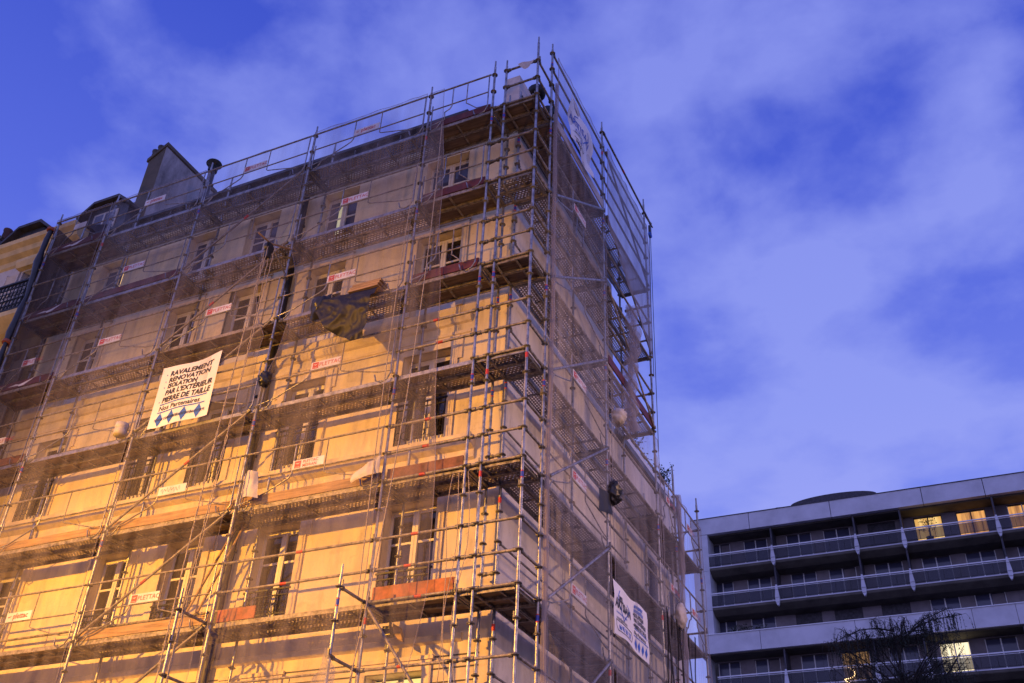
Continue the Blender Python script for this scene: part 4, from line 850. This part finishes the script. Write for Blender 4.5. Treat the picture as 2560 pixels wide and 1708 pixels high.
# white round pack on the deck
m = MB(); m.lathe((-6.75, .2, 2.02), [(.0, 0), (.17, 0), (.18, .07), (.165, .075), (.165, .1), (.14, .16), (.0, .18)], 'white_bag', 16); tag(m.build('plaster_tub'), 'white plaster tub on the deck above the sprayed sign', 'tub')
m = MB(); m.lathe((-8.55, -.12, 3.98), [(.0, 0), (.12, .0), (.13, .1), (.11, .12), (.13, .16), (.13, .26), (.0, .27)], 'white_bag', 14); tag(m.build('paint_bucket'), 'pale bucket hung on the post left of the partners banner', 'bucket')
crumple(lambda i, j: (-.42 + .36 * i, -.05 - .02 * math.sin(i * 6), 11.02 - (.22 * math.sin(i * 3.14)) * j), 14, 8, .012, 'toe_white', 'cloth_scrap', 'pinkish cloth slung over the top rail of the corner tower', 'cloth', 41)
m = MB()
m.tube([(-5.44, -.7, .30), (-5.40, -.72, 7.3)], .001, 'rope', 3, False)
# hoist with its ropes
hz = 7.32; h = thing('rope_hoist', 'small rope hoist bracketed to a front post in the open gap between nets', 'hoist', (-5.40, -.35, hz))
q = MB(); q.tube([(-5.38, 0, hz + .42), (-5.36, -.62, hz + .08), (-5.42, -.95, hz + .12)], .019, 'board', 8); q.tube([(-5.38, 0, hz - .25), (-5.36, -.62, hz + .08)], .018, 'steel_dull', 8); q.build('arm', h)
q = MB(); q.tube([(-5.36 - .03, -.64, hz - .05), (-5.36 + .03, -.64, hz - .05)], .12, 'black_plastic', 16); q.box((-5.42, -.70, hz - .30), (-5.31, -.60, hz + .02), 'black_plastic'); q.build('pulley_block', h)
for k, (xa, xb, ya) in enumerate(((-5.34, -5.42, -.62), (-5.22, -5.30, -.66), (-5.42, -5.62, -.70), (-5.30, -5.50, -.74))):
    q = MB(); n = 150; q.tube([(xa + (xb - xa) * i / n + .010 * math.sin(i * 1.9 + k) + .03 * math.sin(i / n * 6 + k), ya - .10 * math.sin(i / n * 3.1) * (k % 2), hz - .1 - (hz + 6) * i / n) for i in range(n + 1)], .0085, 'rope', 5, False)
    tag(q.build('rope'), ['straight hoist rope nearest the wall', 'hoist rope hanging just right of the others', 'slack hoist rope to the left', 'hoist rope hanging in front of the others'][k] + ', falling from the rope hoist', 'rope', 'ropes falling from the hoist')
q = MB(); q.tube([(0, 6.75, 12.5), (.05, 7.3, 12.45)], .02, 'steel_dull', 8); q.box((.0, 7.08, 12.08), (.06, 7.16, 12.36), 'black_plastic'); q.tube([(.0, 7.12, 12.05), (.06, 7.12, 12.05)], .08, 'ink_blue', 14)
tag(q.build('pulley'), 'blue pulley at the very top of the far gable post', 'pulley')
q = MB(); q.tube([(.03, 7.15, 12.0), (.03, 7.05, 9), (.03, 6.95, 5.6)], .008, 'iron', 5, False); q.tube([(.03, 7.05, 12.0), (.03, 6.9, 9.5), (.03, 6.86, 7.5)], .008, 'iron', 5, False); tag(q.build('rope'), 'thin dark rope hanging from the blue pulley', 'rope')
# diagonal ropes of the netting
for k, (a, b, c) in enumerate((((-2.0, -.18, 9.8), (-1.75, -.3, 2.0), (-2.35, -.9, -4)), ((-2.45, -.18, 8.9), (-2.6, -.22, 6), (-2.5, -.2, 0)))):
    q = MB(); q.tube([(Vector(a) * (1 - t) ** 2 + Vector(b) * 2 * t * (1 - t) + Vector(c) * t * t) for t in [i / 40 for i in range(41)]], .009, 'rope', 5, False)
    tag(q.build('rope'), ('long pale rope sweeping down before the tall lower window', 'pale cord slung beside the post left of the corner strip')[k], 'rope')
for k, (x, d) in enumerate(((-1.02, .05), (-.86, .08), (-1.12, -.04))):
    q = MB(); q.tube([(x + d * math.sin(i * .4), -.10 - .03 * math.sin(i * .7), 1.85 - i * .2) for i in range(32)], .006, 'rope', 5, False); tag(q.build('rope'), ('thin cord just left of the corner tower', 'thin cord between the first two tower posts', 'outermost thin cord left of the corner tower')[k], 'rope')
# net scrap draped over the bracket post
crumple(lambda i, j: (-2.72 + .42 * i - .28 * (1 - i) * (1 - j), -.78 + .06 * math.sin(i * 6), -3.2 + 2.3 * j * (1 - .35 * abs(i - .6))), 20, 22, .03, 'net_thick', 'net_scrap', 'brown net scrap draped over the lower bracket post', 'net', 51)
q = MB(); q.box((-2.52, .58, -.30), (-2.38, .72, -.16), 'black_plastic'); q.prism([(-2.36, -.12), (-2.22, -.20), (-2.16, -.42), (-2.24, -.38), (-2.34, -.26)], 'y', .60, .66, 'board'); tag(q.build('torn_pad'), 'torn dark pad stuck on the inner post under the lowest deck', 'padding')
# leaning ladder pieces behind the ropes
for k, (x0, x1, z0, z1) in enumerate(((-6.35, -5.75, .25, 1.9), (-6.05, -5.55, .35, 1.95))):
    q = MB(); q.tube([(x0, .35, z0), (x1, .5, z1)], .022, 'board', 6); tag(q.build('timber_prop'), ('left of two leaning timber props behind the hoist ropes', 'right of two leaning timber props behind the hoist ropes')[k], 'timber', 'leaning timber props')
